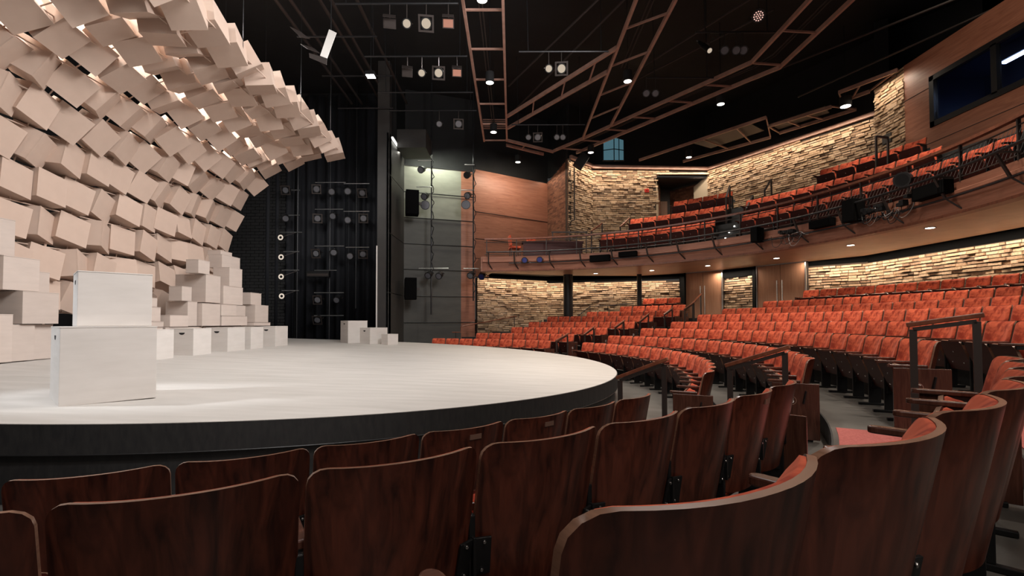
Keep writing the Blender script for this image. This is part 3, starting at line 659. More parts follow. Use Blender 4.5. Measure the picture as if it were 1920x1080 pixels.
b = MB()    # horizontal battens over the seams
for z in ZS[1:]:
    b.cyl((-4.42, 19.66, z), (-1.6, 20.64, z), .016, None, 6)
for z in (5.05, 6.22): b.cyl((-1.58, 20.66, z), (1.7, 22.9, z), .014, None, 6)
b.build('trim_6', 'pipe', kind='structure')
# proscenium edge
b = MB(); b.bx(-4.88, -4.45, 17.3, 17.6, .3, 11); b.build('wall_left', 'darkgrey', kind='structure')
b = MB(); b.bx(-4.90, -4.86, 17.26, 17.30, .8, 4.2); b.build('trim_7', 'white', kind='structure')
# valance box and lit slot above the side wall
sp = empty('valance_box', (-3.6, 18.9, 8.4), 0, 'dark box valance hanging above the grey side wall', 'valance')
b = MB(); b.bx(-.75, .35, -.9, .4, -.35, .35); b.build('valance_body', 'darkgrey', sp)
strip = empty('slot_light', (-4.38, 18.1, 8.2), 0, 'narrow lit slot at the top of the dark side wall beside the proscenium', 'light')
b = MB(); b.bx(-.02, .02, -.7, .35, -.03, .03); b.build('light_tube', emit('slot_lamp', (1, 1, .92), 6), strip)
b = MB(); b.bx(-.04, .05, -.72, .37, .03, .06); b.build('housing', 'black', strip)
area('slot_glow', (-4.25, 18.6, 8.1), (-4.5, 18.9, 6.5), 14, .1, 1.4, (1, .98, .88))
area('side_wall_wash', (-2.9, 19.4, 8.3), (-2.9, 20.2, 6.9), 75, 2.0, .1, (.95, 1, .82))
area('wood_wall_wash', (0.3, 20.5, 8.0), (-.1, 21.9, 6.0), 60, 2.4, .1, WARM)

# right-hand wood wall with the control booth window
b = MB()
for (y0, y1, z0, z1) in [(13.0, 13.86, 4.4, 8.9), (2, 13.0, 8.12, 8.9), (2, 13.0, 4.4, 6.72)]: b.bx(11.5, 11.6, y0, y1, z0+.006, z1)
b.build('wall_right', 'panelwood', kind='structure')
b = MB(); b.bx(11.493, 11.5, 2, 13.86, 6.30, 6.315); b.bx(11.493, 11.5, 13.0, 13.86, 7.84, 7.855); b.build('trim_8', 'dull_black', kind='structure')
wn = empty('window_1', (11.52, 8, 6.72)); wn['kind'] = 'structure'
b = MB(); b.bx(-.06, .06, -6, 5.0, 0, .14); b.bx(-.06, .06, -6, 5.0, 1.26, 1.40); b.bx(-.06, .06, 4.86, 5.0, 0, 1.4)
for yy in (3.24, .9, -1.5): b.bx(-.06, .06, yy-.07, yy+.07, .1, 1.3)
b.build('window_frame', 'black', wn)
b = MB(); b.bx(.02, .03, -6, 4.9, .1, 1.3); b.build('pane', 'boothglass', wn)
b = MB(); b.bx(13.6, 13.7, 2, 14, 6.5, 8.4); b.bx(11.62, 13.7, 13.6, 13.7, 6.5, 8.4); b.bx(11.62, 13.7, 2, 13.7, 6.4, 6.5); b.bx(11.62, 13.7, 2, 13.7, 8.4, 8.5); b.build('wall_right', 'boothroom', kind='structure')
tb_ = empty('tube_lamp', (12.5, 11.4, 8.0), 0, 'white fluorescent tube seen inside the control booth window', 'light'); b = MB(); b.cyl((0, -.62, 0), (0, .62, 0), .03, None, 10); b.build('lit_tube', 'led', tb_); area('booth_tube_light', (12.5, 11.4, 7.95), (12.5, 11.4, 6), 10, .1, 1.2, (.7, .8, 1)); b = MB(); b.bx(-.05, .05, -.66, .66, .03, .38); b.build('fixture_body', 'boothroom', tb_)

# ------------------------------------------------------------------ balcony
AZ0, AZ1 = -32, 90.5
b = MB(); pr_ = [(9.42, 3.42), (9.62, 3.42), (9.62, 3.98), (9.30, 3.98), (9.30, 3.80), (9.36, 3.78)]
b.ring(BC, [(9.40, 3.42), (9.60, 3.42), (9.60, 4.0), (9.34, 4.0), (9.34, 3.86), (9.30, 3.84), (9.30, 3.78), (9.36, 3.76)], AZ0, AZ1, 110)
bal = empty('balcony', (0, 0, 0)); bal['kind'] = 'structure'
o = fixn(b.build('balcony_fascia', 'panelwood', bal)); 
b = MB(); b.ring(BC, [(9.385, 3.42), (9.40, 3.42), (9.40, 3.47), (9.385, 3.47)], AZ0, AZ1, 110); fixn(b.build('fascia_lip', 'railwood', bal))
arc_in = [polar(BC, 9.42, AZ0+(AZ1-AZ0)*i/100) for i in range(101)]
sof = [(-1.1, 19.3), (0.28, 19.84), (2.37, 20.65), (5.52, 20.83), (7.11, 19.79), (8.14, 18.57), (8.94, 17.40), (9.93, 15.95), (10.25, 15.35), (10.75, 14.6), (10.86, 12.38), (10.89, 10.15), (10.9, 5.0)]
b = MB(); b.prism(arc_in+[(-1.2, 18.95)]+sof, 3.425, 3.55); fixn(b.build('soffit', 'soffit', bal))
# balcony floor tiers
back = [(-1.5, 20.8), (1.7, 22.9), (3.75, 22.2), (9.2, 22.3), (11.6, 15.0), (11.5, 4.0)]
b = MB(); b.prism([polar(BC, 9.5, AZ0+(AZ1-AZ0)*i/100) for i in range(101)]+back, 3.56, 3.95); fixn(b.build('balcony_floor', 'riser', bal))
for r0, z, a1 in ((10.32, 4.65, 62), (11.32, 5.35, 58), (12.32, 5.6, 53)):
    b = MB(); b.ring(BC, [(r0, 3.95), (r0+.98 if r0 < 12 else 14.2, 3.95), (r0+.98 if r0 < 12 else 14.2, z), (r0, z)], 4 if r0 > 11 else -10, a1, 60); fixn(b.build('balcony_tier', 'riser', bal))
b = MB()
for rr, z in [(10.36, 4.16), (10.36, 4.40), (11.36, 4.9), (11.36, 5.1)]:
    pass
for i, z in enumerate((4.2, 4.42)): b.ring(BC, [(10.0+.16*i, 3.95), (10.3, 3.95), (10.3, z), (10.0+.16*i, z)], 35.0, 38.8, 4)
fixn(b.build('balcony_step', 'riser', bal))
b = MB(); b.wall((-1.12, 18.85), (-1.5, 20.8), 3.42, 4.0, .1); fixn(b.build('balcony_return', 'panelwood', bal))
b = MB(); b.wall((-1.5, 20.6), (-1.1, 18.9), 3.42, 3.56, .4); fixn(b.build('balcony_return', 'soffit', bal))

gr = empty('guard_railing', (0, 0, 0), 0, 'curved wooden-capped guard railing along the front of the balcony', 'railing')
b = MB(); b.ring(BC, [(9.30, 4.66), (9.40, 4.66), (9.40, 4.715), (9.30, 4.715)], AZ0, 90, 110); fixn(b.build('cap_rail', 'railwood', gr))
b = MB(); b.tube([(*polar(BC, 9.36, AZ0+(90-AZ0)*i/100), 4.56) for i in range(101)], .014, 6); b.build('mid_rail', 'darksteel', gr)
b = MB(); b.tube([(*polar(BC, 9.36, AZ0+(90-AZ0)*i/100), 4.08) for i in range(101)], .012, 6); b.build('bottom_rail', 'darksteel', gr)
az = 89.5
while az > -22:
    b = MB(); x, y = polar(BC, 9.36, az); b.box((x, y, 4.33), (.05, .03, .68), Matrix.Rotation(rad(az), 3, 'Z')); b.build('post', 'darksteel', gr); az -= 7.2
b = MB()   # diagonal wire mesh infill on the right-hand part
az = 19.0
while az > -14:
    b.cyl((*polar(BC, 9.36, az), 4.10), (*polar(BC, 9.36, az-1.6), 4.54), .0035, None, 4); az -= .55
b.build('wire_infill', 'alu', gr)

lp = empty('lighting_pipe', (0, 0, 0), 0, 'long black lighting pipe on struts curving in front of the balcony', 'pipe')
b = MB(); b.tube([(*polar(BC, 9.02, -24+(89.5+24)*i/110), 4.13) for i in range(111)], .027, 8); b.build('upper_pipe', 'pipe', lp)
b = MB(); b.tube([(*polar(BC, 9.22, -24+(84+24)*i/110), 3.72) for i in range(111)], .022, 8); b.build('lower_pipe', 'pipe', lp)
for az in (89, 82.7, 74.1, 66.7, 59.2, 51.1, 44.2, 36.5, 28.5, 20.2, 12.4, 5, -3, -11.4, -19):
    b = MB(); b.beam((*polar(BC, 9.02, az), 4.13), (*polar(BC, 9.22, az), 3.72), .05, .03); b.beam((*polar(BC, 9.22, az), 3.72), (*polar(BC, 9.40, az-.8), 3.50), .04, .025); b.beam((*polar(BC, 9.02, az), 4.14), (*polar(BC, 9.36, az), 4.12), .03, .03); b.build('strut', 'darksteel', lp)

# ------------------------------------------------------------------ stage lighting instruments
def can_parts(root, r, L, on=None, frame=False, barn=False, body='black'):
    """lamp points along -z of the root"""
    b = MB(); b.cyl((0, 0, .0), (0, 0, L*.55), r, r, 16); b.cyl((0, 0, L*.55), (0, 0, L*.85), r, r*.62, 16); b.cyl((0, 0, L*.85), (0, 0, L), r*.62, r*.55, 12)
    b.cyl((0, 0, -.012), (0, 0, .012), r*1.1, r*1.1, 16); autos(b.build('housing', body, root), 35)
    b = MB(); b.cyl((0, 0, -.016), (0, 0, -.010), r*.86, r*.86, 16); b.build('lens', on or 'lens', root)
    b = MB(); pts = [(r*1.2, 0, L*.4), (r*1.2, 0, L*.75), (0, 0, L*1.0+.03), (-r*1.2, 0, L*.75), (-r*1.2, 0, L*.4)]
    for p, q in zip(pts[:-1], pts[1:]): b.beam(p, q, .03, .008)
    b.build('yoke', 'darksteel', root)
    b = MB(); b.cyl((0, 0, L+.03), (0, 0, L+.12), .016, None, 8); b.build('clamp', 'alu', root)
    if frame:
        b = MB(); b.bx(-r*1.45, r*1.45, -r*1.45, -r*1.1, -.03, -.024); b.bx(-r*1.45, r*1.45, r*1.1, r*1.45, -.03, -.024); b.bx(-r*1.45, -r*1.1, -r*1.1, r*1.1, -.03, -.024); b.bx(r*1.1, r*1.45, -r*1.1, r*1.1, -.03, -.024); b.build('gel_frame', 'darksteel', root)
    if barn:
        for sx in (-1, 1):
            b = MB(); b.beam((sx*r*1.1, 0, -.02), (sx*r*1.9, 0, -r*1.2), r*2.0, .006); b.build('barn_door', 'black', root)
_cache = {}
def hanger(root, zt, r_=.012):
    mi = root.matrix_world.inverted() if False else (Matrix.Translation(root.location) @ root.rotation_euler.to_matrix().to_4x4()).inverted()
    p0 = root.location; b = MB(); b.cyl(mi @ Vector(p0), mi @ Vector((p0[0], p0[1], zt)), r_, None, 6); b.build('hanger_rod', 'darksteel', root)
def lamp(loc, aim, label, r=.11, L=.36, on=None, frame=False, barn=False, group=None, name='stage_light', cat='spotlight'):
    key = (r, L, on, frame, barn, name)
    if key not in _cache: root = empty(name); can_parts(root, r, L, on, frame, barn); _cache[key] = root
    else: root = copy_tree(_cache[key])
    d = (Vector(aim)-Vector(loc)).normalized(); root.location = loc; root.rotation_euler = d.to_track_quat('-Z', 'Y').to_euler(); tag(root, label, cat, group); return root
stg = (-4.5, 10.5, .8); camp = (0, 0, 1.43)
def toward(p, t, tilt=0): return t
gz = 8.2
FX = [((-2.76, 10.72), 'flat', 'flat dim panel light, leftmost of the top four grid lights'), ((-2.37, 10.67), 'can', 'round spotlight second of the top four grid lights'), ((-1.93, 10.71), 'frame', 'larger framed spotlight third of the top four grid lights'), ((-1.43, 10.67), 'glow', 'copper glowing flood light beside the first catwalk'),
      ((-2.83, 12.88), 'flat', 'flat dim panel light at the left of the second light row'), ((-2.44, 12.82), 'can', 'round spotlight in the second light row'), ((-1.98, 13.0), 'frame', 'framed spotlight in the second light row'), ((-1.48, 12.75), 'glow', 'tilted glowing flood light in the second light row'),
      ((-2.47, 16.01), 'can', 'small round spotlight in the far light row, left'), ((-1.81, 16.41), 'frame', 'small framed spotlight in the far light row, right'), ((1.0, 12.79), 'can', 'round spotlight between the two catwalks, left of a pair'), ((1.34, 12.49), 'frame', 'bright framed spotlight between the two catwalks, right of a pair'),
      ((.62, 17.33), 'can', 'small spotlight right of the first catwalk end'), ((.96, 17.59), 'frame', 'small framed spotlight right of the first catwalk end'), ((1.66, 17.6), 'can', 'dark spotlight left in the far cluster'), ((1.88, 17.14), 'can', 'dark spotlight right in the far cluster'),
      ((4.0, 14.14), 'can', 'dark spotlight hanging right of the second catwalk'), ((4.27, 13.94), 'can', 'second dark spotlight hanging right of the second catwalk'), ((5.33, 11.95), 'can', 'left of three black spotlights by the angled catwalk'), ((5.62, 11.81), 'can', 'middle of three black spotlights by the angled catwalk'), ((5.8, 11.6), 'can', 'right of three black spotlights by the angled catwalk')]
def box_light(loc, aim, label, on, w_=.28, h_=.2):
    root = empty('flood_light'); b = MB(); b.bx(-w_/2, w_/2, -h_/2, h_/2, 0, .14); b.build('housing', 'darksteel', root)
    b = MB(); b.bx(-w_/2+.02, w_/2-.02, -h_/2+.02, h_/2-.02, -.008, 0); b.build('reflector', on, root)
    b = MB(); b.beam((-w_/2, h_/2, 0), (-w_/2, h_/2+.05, -.12), .01, .01); b.box((0, h_/2+.05, -.07), (w_, .006, .15), Matrix.Rotation(rad(-20), 3, 'X')); b.build('barn_door', 'darksteel', root)
    b = MB(); b.cyl((0, 0, .14), (0, 0, .34), .014); b.build('clamp', 'alu', root)
    d = (Vector(aim)-Vector(loc)).normalized(); root.location = loc; root.rotation_euler = d.to_track_quat('-Z', 'Y').to_euler(); tag(root, label, 'spotlight'); return root
GY = [10.69, 12.85, 16.2, 12.64, 17.4, 14.04, 11.8]
for n_, ((x, y), kd, lab) in enumerate(FX):
    y = [10.69]*4 and ([10.69]*4+[12.85]*4+[16.2]*2+[12.64]*2+[17.4]*4+[14.04]*2+[11.8]*3)[n_]
    aim = (x*.55, y-6.5, gz-4.2)
    if kd == 'flat': q = box_light((x, y, gz), aim, lab, 'darksteel')
    elif kd == 'glow': q = box_light((x, y, gz), aim, lab, emit('copper_glow', (1, .42, .28), .45), .26, .2)
    elif kd == 'can': q = lamp((x, y, gz), aim, lab, .10, .3, 'lamp_warm' if y < 13.5 and x < 2 else 'lens')
    else: q = lamp((x, y, gz), aim, lab, .12, .34, 'lamp_warm' if y < 13.5 else 'lens', True)
    hanger(q, gz+.46)
q = lamp((4.95, 11.8, 8.2), (5.6, 9.4, 5.5), 'long tilted profile spotlight with a small lit tip', .07, .6, 'lamp_warm'); hanger(q, gz+.46)
led = lamp((5.48, 10.45, 8.2), (2.5, 4, 2), 'round led wash light with a dotted face high at the top', .13, .2, 'darksteel', name='wash_light'); hanger(led, gz+.46)
b = MB()
for k in range(19):
    rr = 0 if k == 0 else (.045 if k < 7 else .09); a = 0 if k == 0 else (k*PI/3 if k < 7 else k*PI/6); b.cyl((rr*math.cos(a), rr*math.sin(a), -.017), (rr*math.cos(a), rr*math.sin(a), -.022), .014, None, 8)
b.build('led_face', emit('led_pink', (1, .6, .5), .9), led)
for (y, x0, x1, dn) in [(10.69, -4, -1.2, 'topmost, carrying four lights left of the catwalk'), (12.85, -4, -1.2, 'carrying the second row of four lights'), (14.9, -4.2, -1.2, 'empty, behind the second row of lights'), (16.2, -4.2, -1.2, 'carrying two far lights on the left'), (12.64, .2, 2.6, 'between the two catwalks, carrying two lit lights'), (17.4, 0, 2.7, 'far, carrying four small lights between the catwalks'), (14.04, 4.0, 6.0, 'right of the second catwalk, carrying two dark lights'), (11.8, 4.6, 6.6, 'carrying the three black lights by the angled catwalk'), (10.45, 4.8, 6.4, 'carrying the round led wash light')]:
    b = MB(); b.cyl((x0, y, gz+.46), (x1, y, gz+.46), .024, None, 8); b.cyl((x0+.25, y, gz+.46), (x0+.2, y, 11.2), .012, None, 6); b.cyl((x1-.2, y, gz+.46), (x1-.2, y, 11.2), .012, None, 6)
    o = b.build('grid_pipe', 'pipe'); tag(o, 'black overhead pipe '+dn, 'pipe', 'overhead pipes')
# downlights over the house
for x, y, z, lab in [(-.64, 13.98, 8.5, 'lit downlight inside the first catwalk, middle'), (3.42, 13.92, 8.5, 'lit downlight inside the second catwalk'), (6.81, 15.42, 8.5, 'lit downlight right of the long angled catwalk'), (-.67, 17.68, 8.5, 'lit downlight at the far end of the first catwalk'),
                     (.28, 21.03, 8.5, 'lit downlight above the wooden wall'), (3.31, 19.85, 8.5, 'lit downlight above the brick corner'), (7.63, 20.46, 8.5, 'lit downlight above the upper brick wall'), (11.0, 15.6, 8.5, 'large lit downlight near the booth wall'), (-.64, 10.34, 8.5, 'lit downlight at the top edge inside the first catwalk')]:
    big = 1.35 if 'large' in lab else 1
    r = empty('downlight', (x, y, z), 0, lab, 'light', 'lit downlights'); b = MB(); b.cyl((0, 0, 0), (0, 0, .30), .13*big, None, 20); autos(b.build('housing', 'dull_black', r), 40)
    b = MB(); b.cyl((0, 0, -.006), (0, 0, 0), .11*big, None, 20); b.build('lens', 'lamp_on', r)
    b = MB(); b.cyl((0, 0, .3), (0, 0, 11.2-z), .012); b.build('stem', 'black', r)
# bright work light above the stage
wl = empty('work_light', (-3.93, 13.21, 8.3), 0, 'dazzling white work light above the stage', 'light'); b = MB(); b.bx(-.13, .13, -.12, .12, 0, .10); b.cyl((0, 0, .1), (0, 0, 2.9), .012); b.build('housing', 'black', wl); b = MB(); b.bx(-.11, .11, -.1, .1, -.005, 0); b.build('lens', 'ledge_lit', wl)
# open flap fixture, upper left
fl = empty('open_flap_box', (-4.1, 10.2, 7.55), 0, 'open white box with dark flaps hanging beside the top light', 'box')
def flap(nm, pts, mat, t=.012):
    vs = [Vector(p) for p in pts]; n = (vs[1]-vs[0]).cross(vs[2]-vs[0]).normalized()*t; b = MB(); b.add(vs+[v+n for v in vs], [(0, 1, 2, 3), (7, 6, 5, 4), (0, 4, 5, 1), (1, 5, 6, 2), (2, 6, 7, 3), (3, 7, 4, 0)]); fixn(b.build(nm, mat, fl))
flap('white_side', [(.16, 0, .22), (.32, 0, .14), (.12, .0, -.42), (-.03, 0, -.36)], 'white'); flap('dark_flap', [(-.03, 0, -.32), (-.2, .1, -.15), (-.5, .1, -.05), (-.3, .0, -.22)], 'darksteel')
flap('lower_flap', [(.12, 0, -.42), (.11, 0, -.56), (-.26, .0, -.40), (-.27, 0, -.30)], 'darksteel'); flap('upper_flap', [(-.5, .1, .10), (-.28, .1, .06), (-.52, .1, .24), (-.74, .1, .34)], 'darksteel')
b = MB(); b.cyl((.2, 0, .2), (.2, 0, 3.65), .01); b.build('suspension_cable', 'black', fl)

# ladders of lights backstage
def lighting_ladder(x, y, z0, z1, rungs, label, halfw=.6):
    r = empty('lighting_ladder', (x, y, 0), 0, label, 'lighting ladder', 'lighting ladders')
    b = MB(); b.cyl((0, 0, z0), (0, 0, 11.2), .03, None, 8); b.build('pole', 'pipe', r)
    for z, a0, a1 in rungs:
        b = MB(); b.cyl((a0, -.05, z), (a1, -.05, z), .018, None, 6); b.build('crossbar', 'alu', r)
lighting_ladder(-8.75, 19.5, .74, 9, [(6.84, -.7, .1), (5.81, -.5, .1), (5.11, -.7, .2), (4.32, -.55, .1), (3.56, -.6, .1), (2.73, -.6, .1)], 'leftmost pole of backstage lights, four small bright rings on it')
lighting_ladder(-7.43, 19.5, .74, 9, [(7.15, -.6, .65), (6.05, -.6, .55), (4.54, -.6, .6), (3.55, -.6, .3), (2.64, -.6, .6), (1.71, -.6, .6)], 'middle pole of backstage lights against the black drape')
lighting_ladder(-6.36, 19.5, 2.0, 9, [(7.10, -.5, .55), (5.96, -.5, .55), (4.49, -.4, .55)], 'pole of backstage lights closest to the proscenium')
back_fx = [(-9.14, 6.78), (-9.13, 5.63), (-7.89, 6.82), (-7.28, 6.71), (-7.84, 5.63), (-7.23, 5.72), (-7.89, 4.21), (-7.18, 4.25), (-7.81, 2.34), (-7.05, 2.33), (-7.81, 1.53), (-6.63, 6.73), (-6.04, 6.66), (-6.62, 5.56), (-5.99, 5.63), (-6.52, 4.1), (-6.0, 4.18)]
lad = lambda x: 'left' if x < -8.3 else ('middle' if x < -6.9 else 'right')
from collections import Counter
cn = Counter()
for i, (x, z) in enumerate(back_fx):
    cn[lad(x)] += 1
    lamp((x, 19.25, z), (x+random.uniform(-.3, 1.6), 14.5, z-random.uniform(1, 2.4)), 'black backstage spotlight, %s counting down the %s light pole' % (ORD[cn[lad(x)]], lad(x)), .13, .36, 'lens', i % 2 == 0, group='backstage spotlights')
for i, (x, z) in enumerate([(-9.29, 4.85), (-9.26, 4.06), (-9.25, 3.27), (-9.22, 2.49)]):
    r = empty('ring_light', (x, 19.2, z), 0, 'small bright ring light, %s from the top on the left light pole' % ORD[i+1], 'light', 'ring lights'); b = MB(); b.cyl((0, -.02, 0), (0, .12, 0), .12, .09, 16); b.build('housing', 'black', r)
    b = MB(); n = 20
    for k in range(n):
        a0, a1 = 2*PI*k/n, 2*PI*(k+1)/n; b.add([(q*math.cos(a), -.025, q*math.sin(a)) for q, a in ((.055, a0), (.055, a1), (.11, a1), (.11, a0))], [(0, 1, 2, 3)])
    b.build('lit_ring', emit('ring_lamp', (1, .85, .7), .7), r); b = MB(); b.cyl((.08, .02, .04), (.52, .27, .26), .012); b.build('bracket_arm', 'darksteel', r)
r = empty('strip_light', (-7.7, 19.3, 3.4), 0, 'dim horizontal strip light on the middle light pole', 'light'); b = MB(); b.bx(-.55, .35, -.1, .1, -.14, .1); b.cyl((0, .05, 0), (.1, .18, .15), .02); b.build('housing', 'black', r); b = MB(); b.bx(-.53, .33, -.105, -.1, -.1, 0); b.build('front_lens', 'darksteel', r)
# wall ladders
lighting_ladder(-3.25, 19.3, 1.73, 9, [(7.98, -.55, .0), (6.9, -.6, .05), (3.6, -.5, .7)], 'pole with cables and lights in front of the grey side wall')
lighting_ladder(-1.58, 19.6, 2.3, 9, [(7.9, -.35, .05), (6.85, -.5, .05), (3.62, -.4, .7)], 'pole with cables and lights in front of the wooden side wall')
for i, (x, y, z, on, lab) in enumerate([(-3.67, 19.2, 7.58, 'lens', 'black spotlight at the top of the grey-wall pole'), (-3.53, 19.2, 6.49, 'lens', 'black spotlight in the middle of the grey-wall pole'), (-3.37, 19.2, 3.30, 'lens', 'left of two low spotlights on the grey-wall pole'), (-2.94, 19.2, 3.28, 'lens', 'right of two low spotlights on the grey-wall pole'),
                                    (-1.84, 19.5, 7.45, 'dull_black', 'black spotlight at the top of the wooden-wall pole'), (-1.82, 19.5, 6.6, 'lens', 'black spotlight in the middle of the wooden-wall pole'), (-1.70, 19.5, 3.32, 'lens', 'left low spotlight on the wooden-wall pole'), (-1.24, 19.5, 3.28, 'bluelens', 'blue-lensed low spotlight on the wooden-wall pole')]):
    lamp((x, y, z), (x-1.2, 15, z-2.2), lab, .13, .34, on)
for x, y, z, lab in [(-3.49, 19.25, 6.15, 'round pale reflector disc hanging at the grey-wall pole'), (-1.87, 19.5, 6.22, 'round pale reflector disc hanging at the wooden-wall pole')]:
    r = empty('par_light', (x, y, z), 0, lab, 'spotlight'); b = MB(); b.cyl((0, -.06, 0), (0, .14, .0), .19, .14, 20); b.build('housing', 'black', r); b = MB(); b.cyl((0, -.07, 0), (0, -.06, 0), .17, None, 20); b.build('lens', 'lens', r); b = MB(); b.cyl((0, 0, .19), (0, 0, .5), .012); b.build('yoke', 'black', r)
# hanging cables on those poles
for x, y, z0, z1, lab in [(-3.2, 19.24, 3.4, 8.0, 'black cable wound down the grey-wall pole'), (-1.53, 19.54, 2.6, 7.9, 'black cable wound down the wooden-wall pole')]:
    b = MB(); pts = []; n = 60
    for k in range(n+1): pts.append((x+.05*math.sin(k*.9)+.02*math.sin(k*2.3), y+.04*math.cos(k*.8), z1+(z0-z1)*k/n))
    b.tube(pts, .016, 5); o = b.build('power_cable', 'dull_black'); tag(o, lab, 'cable')
# speakers on the side wall
def speaker(loc, rz, d, label, name='loudspeaker'):
    r = empty(name, loc, rz, label, 'speaker'); b = MB(); b.box((0, 0, 0), d); fixn(b.build('cabinet', 'void', r, bevel=.01)); b = MB(); b.box((0, -d[1]/2-.004, 0), (d[0]*.9, .008, d[2]*.92)); b.build('grille', 'void', r)
    b = MB(); b.box((0, d[1]/2+.06, 0), (.1, .12, .1)); b.build('wall_bracket', 'darksteel', r)
speaker((-3.95, 18.9, 6.15), rad(-75), (.55, .5, .95), 'upper black loudspeaker on the dark side wall')
speaker((-4.0, 18.9, 2.75), rad(-75), (.5, .45, .85), 'lower black loudspeaker on the dark side wall')
# equipment along the balcony front
def on_front(az, z, R=9.25): return (*polar(BC, R, az), z)
def face(az): return rad(az)+PI/2+PI      # -y local faces centre
for az, z, d, lab in [(62.1, 3.76, (.75, .18, .24), 'left long black speaker box on the balcony front'), (55.6, 3.84, (.66, .16, .18), 'second long black speaker box on the balcony front'), (27.6, 3.90, (.22, .3, .42), 'small upright loudspeaker hanging under the lighting pipe, middle of the balcony'), (16.0, 3.88, (.60, .2, .20), 'long black speaker box on the balcony front, right of the middle'),
                   (10.2, 3.98, (.3, .34, .52), 'larger upright loudspeaker hanging from the balcony front'), (-1.3, 3.95, (.74, .2, .26), 'long black panel box on the balcony front, furthest right')]:
    speaker(on_front(az, z, 9.12 if d[2] > .3 else 9.2), rad(az)-PI/2, d, lab)
for az, lab in [(80.1, 'blue-lensed spotlight hanging left on the balcony pipe'), (76.4, 'blue-lensed spotlight hanging right on the balcony pipe')]:
    lamp(on_front(az, 3.80, 9.05), (0, 10, 2.0), lab, .11, .28, 'bluelens')
pj_ = lamp(on_front(1.2, 4.28, 8.95), (-3, 3, 1.5), 'round moving-head light among cables on the balcony front', .14, .3, 'dull_black', name='moving_head_light')
rn = random.Random(5)
for az, z, n, lab in [(21.6, 3.75, 9, 'tangle of silver and black cables under the middle of the balcony pipe'), (7.0, 3.86, 12, 'large tangle of cables under the right part of the balcony pipe'), (3.2, 3.85, 5, 'loose loops of cable right of the large tangle')]:
    b = MB()
    for k in range(n):
        a0 = az+rn.uniform(-2.4, 2.4); pts = []; ph = rn.uniform(0, 6); l_ = rn.uniform(.15, .42)
        for t_ in range(15):
            u = t_/14; pts.append((*polar(BC, 9.14+.06*math.sin(ph+u*5), a0+(u-.5)*rn.uniform(2.6, 3.0)+.3*math.sin(ph+u*7)), z+.12*math.sin(ph+u*4)-l_*4*u*(1-u)*.6))
        b.tube(pts, .008, 5, 0 if k % 3 else 1)
    for k in range(n): 
        a0 = az+rn.uniform(-1.6, 1.6); b.box(on_front(a0, z+rn.uniform(-.02, .12), 9.14), (.12, .1, .07), None, 0)
    o = b.build('cable_bundle', ['dull_black', 'alu']); tag(o, lab, 'cables')
# aisle step lights on the balcony
for i, (az, r_, z) in enumerate([(37.3, 9.75, 4.02), (37.0, 9.98, 4.12), (36.7, 10.12, 4.32), (36.2, 10.28, 4.52)]):
    b = MB(); b.cyl((*polar(BC, r_, az), z), (*polar(BC, r_-.01, az), z), .022, None, 10); o = b.build('step_light', emit('step_lamp', (1, .97, .9), 8)); tag(o, 'tiny white step light on the balcony stairs, %s from the bottom' % ORD[i+1], 'light', 'balcony step lights')
# balcony stair rails
for i, (x0, y0, z0, x1, y1, z1, lab) in enumerate([(3.05, 18.3, 3.95, 3.5, 18.5, 4.3, 'handrail at the left steps of the balcony'), (4.25, 18.7, 4.2, 4.75, 19.2, 4.65, 'taller handrail on the brick wall side of the balcony steps'),
      (7.2, 16.0, 4.65, 7.6, 16.6, 5.2, 'left black rail of the balcony stairs'), (7.75, 15.75, 4.2, 8.2, 16.2, 4.75, 'short black rail in the middle of the balcony stairs'), (8.55, 16.1, 4.9, 9.0, 16.5, 5.4, 'right black rail of the balcony stairs'), (9.9, 12.9, 5.5, 10.3, 13.0, 5.5, 'square black rail by the booth wall on the balcony')]):
    r = empty('handrail', (x0, y0, z0), 0, lab, 'handrail', 'balcony handrails'); d = Vector((x1-x0, y1-y0, z1-z0)); h = .95
    for q in (Vector(), d): b = MB(); b.box((q.x, q.y, q.z+h/2), (.045, .045, h)); b.build('post', 'darksteel', r)
    b = MB(); b.beam((0, 0, h), d+Vector((0, 0, h)), .05, .045); b.build('rail_grip', 'railwood' if i < 2 else 'darksteel', r)
r = empty('side_railing', (1.9, 19.0, 3.95), 0, 'square railing panel at the far left of the balcony, behind the cap rail', 'railing')
b = MB()
for x in (-.2, .5, 1.2): b.box((x, .9, .6), (.04, .04, 1.2))
b.beam((-.25, .9, 1.22), (1.25, .9, 1.22), .05, .05); b.beam((-.2, .9, .95), (1.2, .9, .95), .03, .03); b.build('rail_frame', 'darksteel', r)
r = empty('desk', (1.25, 19.0, 3.95), 0, 'dark long desk behind the left part of the balcony railing', 'desk')
b = MB(); b.bx(-.85, 1.6, -.1, .4, .62, .68); b.build('desk_top', 'pan', r); b = MB(); b.bx(-.8, 1.55, -.08, -.04, .05, .62); b.build('front_panel', 'pan', r)
# exit sign, alarm, small wall signs
b = MB(); b.box((6.28, 22.15, 7.52), (.20, .06, .16)); b.cyl((6.28, 22.12, 7.56), (6.28, 22.04, 7.56), .05, None, 10); o = b.build('fire_alarm', plain('alarm_red', (.45, .03, .02), .4)); tag(o, 'small red fire alarm on the upper brick wall left of the opening', 'alarm')
b = MB(); b.box((6.86, 22.42, 6.05), (.03, .22, .26), Matrix.Rotation(rad(-26), 3, 'Z')); o = b.build('wall_sign', 'dull_black'); tag(o, 'small black sign on the pale reveal of the upper opening', 'sign')
b = MB(); b.box((11.50, 14.55, 7.02), (.03, .34, .28)); o = b.build('wall_sign', 'darkgrey'); tag(o, 'small dark sign on the brick return beside the booth wall', 'sign')
